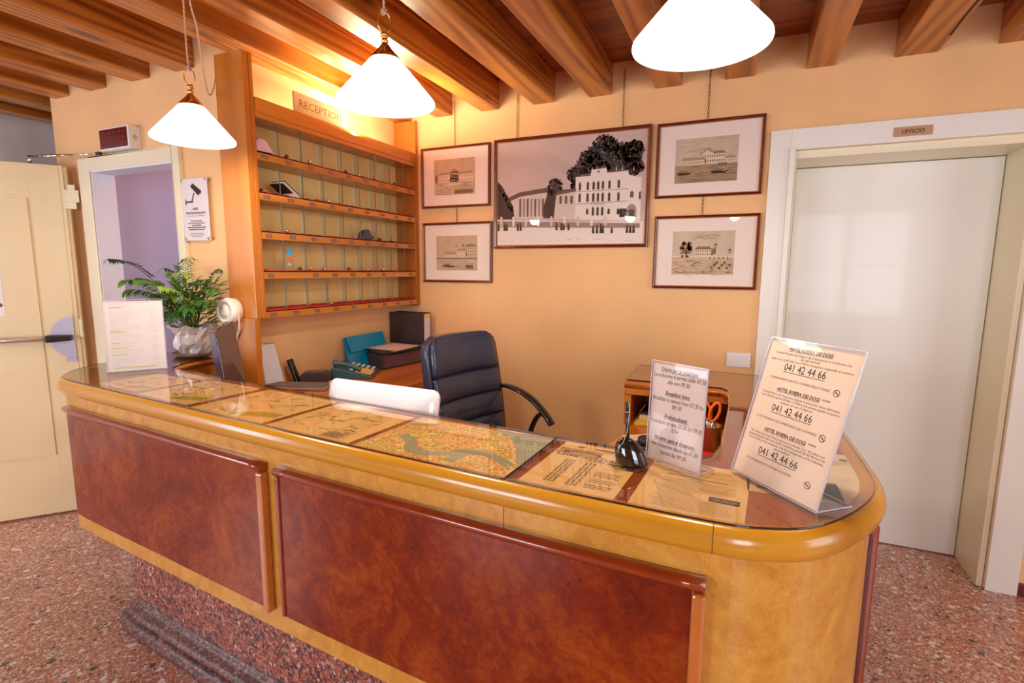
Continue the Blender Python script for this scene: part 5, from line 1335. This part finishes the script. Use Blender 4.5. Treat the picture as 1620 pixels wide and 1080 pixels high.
picture('framed_photograph', 'large framed old photograph of a white villa with trees and passers-by', -1.497, -0.525, 1.657, 2.327, .018, None, bigphoto, PH, mat('photo_sky', (.60, .465, .43), .8, var=.08, vs=3), [(-1.345, 2.327, 2.60), (-0.690, 2.327, 2.64)], depth=.026)

# light switch, office plate
th = thing('light_switch', 'white double light switch plate on the wall beside the office door', 'switch', (-.008, 3.089, .998))
MB().box(-.069, .053, 3.080, 3.089, .998, 1.079).build('plate', WHITEP, th, bevel=.003)
for a in (-.048, -.001): MB().box(a, a + .036, 3.0765, 3.081, 1.012, 1.065).build('rocker', WHITEP, th, bevel=.002)
th = thing('office_plate', 'small tan plate lettered for the office on the white door architrave', 'sign', (.668, 3.064, 2.150))
MB().box(.594, .744, 3.061, 3.0645, 2.151, 2.194).build('plate', mat('tan_plate', (.50, .28, .14), .45, var=.05), th, bevel=.001)
G = Flat((.669, 3.0608, 2.151), (1, 0, 0), (0, 0, 1), .0003); G.fit('UFFICIO', 0, .012, .088, .027, 0, 1, bold=.022); G.build('lettering', mat('dark_letters', (.06, .03, .02), .5), th)

# ---------------------------------------------------------------- left wall: display, camera notice, wall phone
th = thing('led_display', 'white box with dark red display high on the left wall above the doorway', 'display', (-3.19, 1.85, 2.16))
MB().box(-3.325, -3.063, 1.815, 1.879, 2.160, 2.276).build('housing', WHITEP, th, bevel=.002)
MB().box(-3.318, -3.075, 1.812, 1.8155, 2.168, 2.268).build('screen', mat('dark_red_screen', (.10, .004, .006), .15, coat=.6), th)
G = Flat((-3.318, 1.8118, 2.168), (1, 0, 0), (0, 0, 1), .0003)
r = random.Random(3)
for row in range(3):
    u = .02
    while u < .21:
        l_ = r.uniform(.015, .05); G.rect(u, min(u + l_, .225), .02 + .026 * row, .033 + .026 * row, 0, 1); u += l_ + .01
G.build('dim_characters', mat('dim_red_leds', (.15, .007, .009), .4), th)
G = Flat((-3.0628, 1.847, 2.218), (0, 1, 0), (0, 0, 1), .0003); G.poly([(-.016, 0), (0, -.018), (.016, 0), (0, .018)], 0, 1); G.build('badge', mat('grey_badge', (.5, .5, .52), .5), th)
th = thing('camera_notice', 'clear plate with a black surveillance camera pictogram on the left wall', 'sign', (-2.63, 1.86, 1.66))
MB().box(-2.733, -2.533, 1.858, 1.861, 1.662, 1.978).build('plate', mat('milky_plate', (.74, .68, .74), .25, coat=.5), th, bevel=.001)
for a in (-2.723, -2.543):
    for b_ in (1.672, 1.968): MB().tube([(a, 1.879, b_), (a, 1.852, b_)], .006, 12).build('standoff', CHROME, th)
G = Flat((-2.733, 1.8575, 1.662), (1, 0, 0), (0, 0, 1), .0003)
G.poly([(.072, .275), (.090, .292), (.155, .250), (.145, .232), (.137, .238), (.130, .226)], 0, 1); G.line((.098, .243), (.078, .200), .008, 0, 1)
G.rect(.030, .086, .194, .202, 0, 1); G.rect(.026, .033, .182, .214, 0, 1)
G.fit('AREA', .1, .157, .045, .016, 0, 1, bold=.02); G.fit('VIDEOSORVEGLIATA', .1, .136, .155, .016, 0, 1, bold=.02); G.fit('La registrazione è effettuata', .1, .124, .13, .010, 1, 1)
for k, f_ in enumerate((.09, .13, .07, .14, .12)): G.rect(.1 - f_ / 2, .1 + f_ / 2, .098 - .011 * k, .103 - .011 * k, 1 if k < 2 else 0, 1)
for k, f_ in enumerate((.10, .12, .08)): G.rect(.1 - f_ / 2, .1 + f_ / 2, .036 - .008 * k, .039 - .008 * k, 1, 1)
G.build('lettering', [INK, GREYINK], th)
th = thing('wall_speaker', 'round white device with looped white cable on the cabinet side panel', 'speaker', (-2.25, 1.70, 1.32))
Mx = Matrix.Translation((-2.225, 1.733, 1.318)) @ Matrix.Rotation(R(90), 4, 'X') @ Matrix.Rotation(R(0), 4, 'Y')
MB().lathe([(.050, 0), (.062, .006), (.064, .04), (.060, .056), (.046, .062), (.044, .058), (.030, .058), (.028, .062), (.012, .064), (0, .064)], (0, 0, 0), 32, M=Mx).build('housing', mat('white_enamel', (.84, .76, .70), .3, coat=.4), th)
MB().tube(smooth_path([(-2.205, 1.69, 1.375), (-2.175, 1.69, 1.355), (-2.166, 1.70, 1.30), (-2.175, 1.71, 1.24), (-2.20, 1.715, 1.20), (-2.213, 1.72, 1.17)], 5), .0045, 8).build('cable', mat('cream_cable', (.82, .70, .56), .5), th)
MB().lathe([(.006, 0), (.006, .004), (0, .005)], (-2.192, 1.70, 1.322), 10, M=Matrix.Rotation(R(90), 4, 'Y')).build('button', DARKGREY, th)

# ---------------------------------------------------------------- exit door leaf standing open, with push bar
hx, hy = -3.737, 1.731
d_ = Vector((.6247, .7809, 0)); nrm = Vector((.7809, -.6247, 0))
def LM(): return Matrix(((d_.x, nrm.x, 0, hx), (d_.y, nrm.y, 0, hy), (0, 0, 1, 0), (0, 0, 0, 1)))
M_ = LM()
dl = MB()
dl.box(-.90, .085, -.045, -.012, .012, 2.105, M=M_)                       # core
dl.box(-.075, .085, -.012, .0, .012, 2.105, M=M_).box(-.90, -.83, -.012, 0, .012, 2.105, M=M_).box(-.83, -.075, -.012, 0, 1.925, 2.105, M=M_).box(-.83, -.075, -.012, 0, .012, .362, M=M_)
dl.box(-.83, -.083, -.012, -.008, .370, 1.917, M=M_) if False else None
dl.box(-.815, -.090, -.012, -.004, .377, 1.910, M=M_)
dl.box(-.90, .087, -.001, .0045, .012, .06, M=M_)
door = struct('door_2', dl, LEAF, bevel=.0015)
rb = MB().box(.085, .10, -.045, -.012, .012, 2.10, M=M_).box(.060, .066, 0, .002, .06, 2.09, M=M_).box(-.9, .066, 0, .002, 2.085, 2.09, M=M_).build('rebate', LEAF, door)
hg = MB().box(.085, .135, -.006, .006, 1.86, 1.90, M=M_).box(.085, .150, -.006, .004, 1.90, 1.97, M=M_).box(.10, .135, -.006, .006, 1.97, 2.00, M=M_)
for o_ in (.40, 1.1): hg.box(.088, .104, -.006, .008, o_, o_ + .11, M=M_)
hg.build('hinge', CREAM, door, bevel=.002)
th = thing('push_bar', 'steel push bar with black end and half round plate on the cream exit door', 'push bar', tuple(M_ @ Vector((0, .03, 1.10))))
hp_ = [(.062 + .0, -.14)] + [(.062 - .118 * math.sin(math.pi * k / 16), -.125 * math.cos(math.pi * k / 16)) for k in range(17)] + [(.062, .14)]
pm = MB(); n = len(hp_)
vs = [M_ @ Vector((u, .0052, 1.10 + v)) for u, v in hp_] + [M_ @ Vector((u, .009, 1.10 + v)) for u, v in hp_]
pm.add(vs, [tuple(range(n)), tuple(reversed(range(n, 2 * n)))] + [(i, n + i, n + (i + 1) % n, (i + 1) % n) for i in range(n)])
pm.box(.012, .062, .0052, .010, .952, .976, M=M_).build('back_plate', mat('grey_plate', (.46, .44, .56), .35, metal=.4), th)
MB().tube([M_ @ Vector((-.80, .055, 1.095)), M_ @ Vector((-.055, .055, 1.10))], .015, 14).build('bar', mat('satin_bar', (.66, .60, .60), .3, metal=.7), th)
MB().add([M_ @ Vector(v) for v in ((-.06, .03, 1.078), (-.06, .078, 1.078), (.052, .045, 1.083), (.052, .010, 1.083), (-.06, .03, 1.122), (-.06, .078, 1.122), (.052, .045, 1.116), (.052, .010, 1.116))],
         [(0, 1, 2, 3), (4, 7, 6, 5), (0, 4, 5, 1), (1, 5, 6, 2), (2, 6, 7, 3), (3, 7, 4, 0)]).build('end_lever', BLACKP, th, bevel=.006, seg=3)
MB().box(-.86, -.76, .0052, .06, 1.07, 1.12, M=M_).build('end_lever', BLACKP, th, bevel=.006)
th = thing('door_notice', 'white paper notice taped to the exit door beside the frame edge', 'notice', tuple(M_ @ Vector((-.35, .001, 1.22))))
MB().box(-.45, -.243, -.0038, -.0028, 1.235, 1.50, M=M_).build('paper', PAPER, th)
MB().lathe([(0, 0), (.012, 0), (.012, .0006), (0, .0006)], M_ @ Vector((-.262, -.0022, 1.30)), 14, M=Matrix.Rotation(math.atan2(nrm.x, -nrm.y), 4, 'Z') @ Matrix.Rotation(R(90), 4, 'X')).build('mark', GREYINK, th)
th = thing('door_closer', 'chrome door closer arm joining the exit door top to the doorway frame', 'door closer', (-3.6, 1.8, 2.14))
a_, b2_ = M_ @ Vector((-.06, -.02, 2.145)), Vector((-3.395, 1.845, 2.158))
MB().tube([a_, a_.lerp(b2_, .55)], .007, 10).tube([a_.lerp(b2_, .5), b2_], .004, 8).build('arm', CHROME, th)
MB().tube([a_ + Vector((0, 0, -.038)), a_ + Vector((0, 0, .008))], .010, 14).build('pivot', CHROME, th)
MB().box(-3.42, -3.38, 1.835, 1.854, 2.148, 2.168).build('bracket', DARKGREY, th, bevel=.002)

# ---------------------------------------------------------------- potted palm on the counter end
px_, py_ = -2.43, 1.66
th = thing('potted_palm', 'green palm in a silver foil wrapped pot at the far counter end', 'plant', (px_, py_, 1.088))
ZC = 1.0965
MB().lathe([(.07, 0), (.085, .004), (.10, .018), (.098, .020), (.08, .008), (0, .006)], (px_, py_, ZC), 28).build('saucer', mat('brown_saucer', (.30, .18, .10), .5), th)
MB().lathe([(.055, .009), (.072, .105), (.077, .108), (.077, .118), (.070, .118), (.066, .10), (0, .098)], (px_, py_, ZC), 24).build('pot', mat('terracotta', (.35, .13, .06), .8), th)
fo = MB(); rg = random.Random(5); n = 22; vs = []
for j, (rr_, zz) in enumerate(((.060, .010), (.076, .035), (.086, .065), (.080, .100), (.092, .135), (.104, .150))):
    for k in range(n):
        a = 2 * math.pi * k / n; q_ = rr_ * (1 + rg.uniform(-.19, .19) * (1 if j else .3))
        vs.append((px_ + q_ * math.cos(a), py_ + q_ * math.sin(a), ZC + zz + rg.uniform(-.012, .012) * (1 if j else 0)))
fs = []
for j in range(5):
    for k in range(n):
        a, b_ = j * n + k, j * n + (k + 1) % n
        fs += [(a, b_, b_ + n), (a, b_ + n, a + n)]
fo.add(vs, fs).build('foil_wrap', mat('silver_foil', (.84, .80, .78), .22, metal=.35, coat=.6), th, fix=False)
LEAFG = mat('palm_green', (.055, .15, .022), .45, var=.45, vs=9); LEAFD = mat('palm_dark_green', (.022, .075, .018), .45, var=.4, vs=9); LEAFY = mat('palm_young_green', (.17, .30, .04), .45, var=.3, vs=9)
def frond(tip, lift, nl, ll, seed, m_, start=.25):
    rg = random.Random(seed); b0 = Vector((px_ + rg.uniform(-.02, .02), py_ + rg.uniform(-.02, .02), ZC + .10)); tp = Vector(tip)
    mid = b0.lerp(tp, .5) + Vector((0, 0, lift)); pts = []
    for k in range(41):
        t_ = k / 40; pts.append(b0 * (1 - t_) ** 2 + mid * 2 * t_ * (1 - t_) + tp * t_ * t_)
    mb = MB().tube(pts, [.0030 * (1 - .8 * k / 40) for k in range(41)], 5)
    for k in range(nl):
        t_ = start + (1 - start) * (k + .5) / nl; i = min(39, int(t_ * 40)); p = pts[i]; tg = (pts[i + 1] - pts[i]).normalized()
        sd = tg.cross(Vector((0, 0, 1))).normalized(); L = ll * (math.sin(math.pi * min(1, (t_ - start) / (1 - start) * .80 + .16)) ** .6) * rg.uniform(.85, 1.1)
        for s_ in (-1, 1):
            dr = (sd * s_ * .78 + tg * .62 + Vector((0, 0, rg.uniform(-.05, .25)))).normalized()
            up = tg.cross(dr).normalized() * 1; w_ = .0075
            wdir = dr.cross(Vector((0, 0, 1))).normalized()
            q0, q1, q2, q3 = p, p + dr * L * .35 + Vector((0, 0, -.004)), p + dr * L * .7 + Vector((0, 0, -.016)), p + dr * L + Vector((0, 0, -.036))
            mb.add([q0, q1 + wdir * w_, q1 - wdir * w_, q2 + wdir * w_ * .8, q2 - wdir * w_ * .8, q3], [(0, 2, 1), (1, 2, 4, 3), (3, 4, 5)])
    return mb.build('frond', m_, th, fix=False)
frond((-3.045, 1.64, 1.563), .20, 26, .085, 1, LEAFD, .3)
frond((-2.60, 1.45, 1.46), .17, 16, .07, 2, LEAFG)
frond((-2.28, 1.52, 1.50), .17, 15, .07, 3, LEAFY)
frond((-2.39, 1.56, 1.535), .12, 15, .075, 4, LEAFG)
frond((-2.20, 1.62, 1.42), .17, 16, .07, 5, LEAFG)
frond((-2.50, 1.60, 1.50), .13, 14, .07, 6, LEAFY)
frond((-2.62, 1.58, 1.38), .16, 14, .07, 7, LEAFG)
frond((-2.34, 1.50, 1.39), .15, 14, .07, 8, LEAFY)
frond((-2.22, 1.50, 1.33), .16, 12, .06, 9, LEAFG)
frond((-2.48, 1.50, 1.36), .15, 12, .06, 10, LEAFG)
frond((-2.30, 1.72, 1.52), .12, 14, .07, 11, LEAFD)
frond((-2.55, 1.76, 1.45), .14, 12, .07, 12, LEAFD)
for k, (tx, ty, tz, m_) in enumerate(((-2.52, 1.42, 1.42, 1), (-2.30, 1.42, 1.44, 2), (-2.66, 1.55, 1.47, 0), (-2.42, 1.40, 1.47, 1), (-2.22, 1.58, 1.47, 0), (-2.36, 1.62, 1.57, 2), (-2.15, 1.55, 1.37, 1), (-2.58, 1.50, 1.33, 2), (-2.45, 1.66, 1.56, 1), (-2.30, 1.45, 1.30, 0), (-2.62, 1.66, 1.52, 1))):
    frond((tx, ty, tz), .14, 15, .075, 20 + k, (LEAFD, LEAFG, LEAFY)[m_])
rg = random.Random(8); bl_ = MB()
for k in range(380):
    a, q_ = rg.uniform(0, 6.283), .13 * math.sqrt(rg.random()); zc = ZC + .15 + rg.random() * .20
    p = Vector((px_ - .005 + q_ * math.cos(a), py_ - .01 + q_ * math.sin(a), zc)); dr = Vector((math.cos(a), math.sin(a), rg.uniform(.1, 1.1))).normalized()
    sd = dr.cross(Vector((0, 0, 1))).normalized(); L = rg.uniform(.045, .085)
    bl_.add([p, p + dr * L * .5 + sd * .008, p + dr * L + Vector((0, 0, -.010)), p + dr * L * .5 - sd * .008], [(0, 1, 2, 3)])
bl_.build('lower_leaves', LEAFY, th, fix=False)
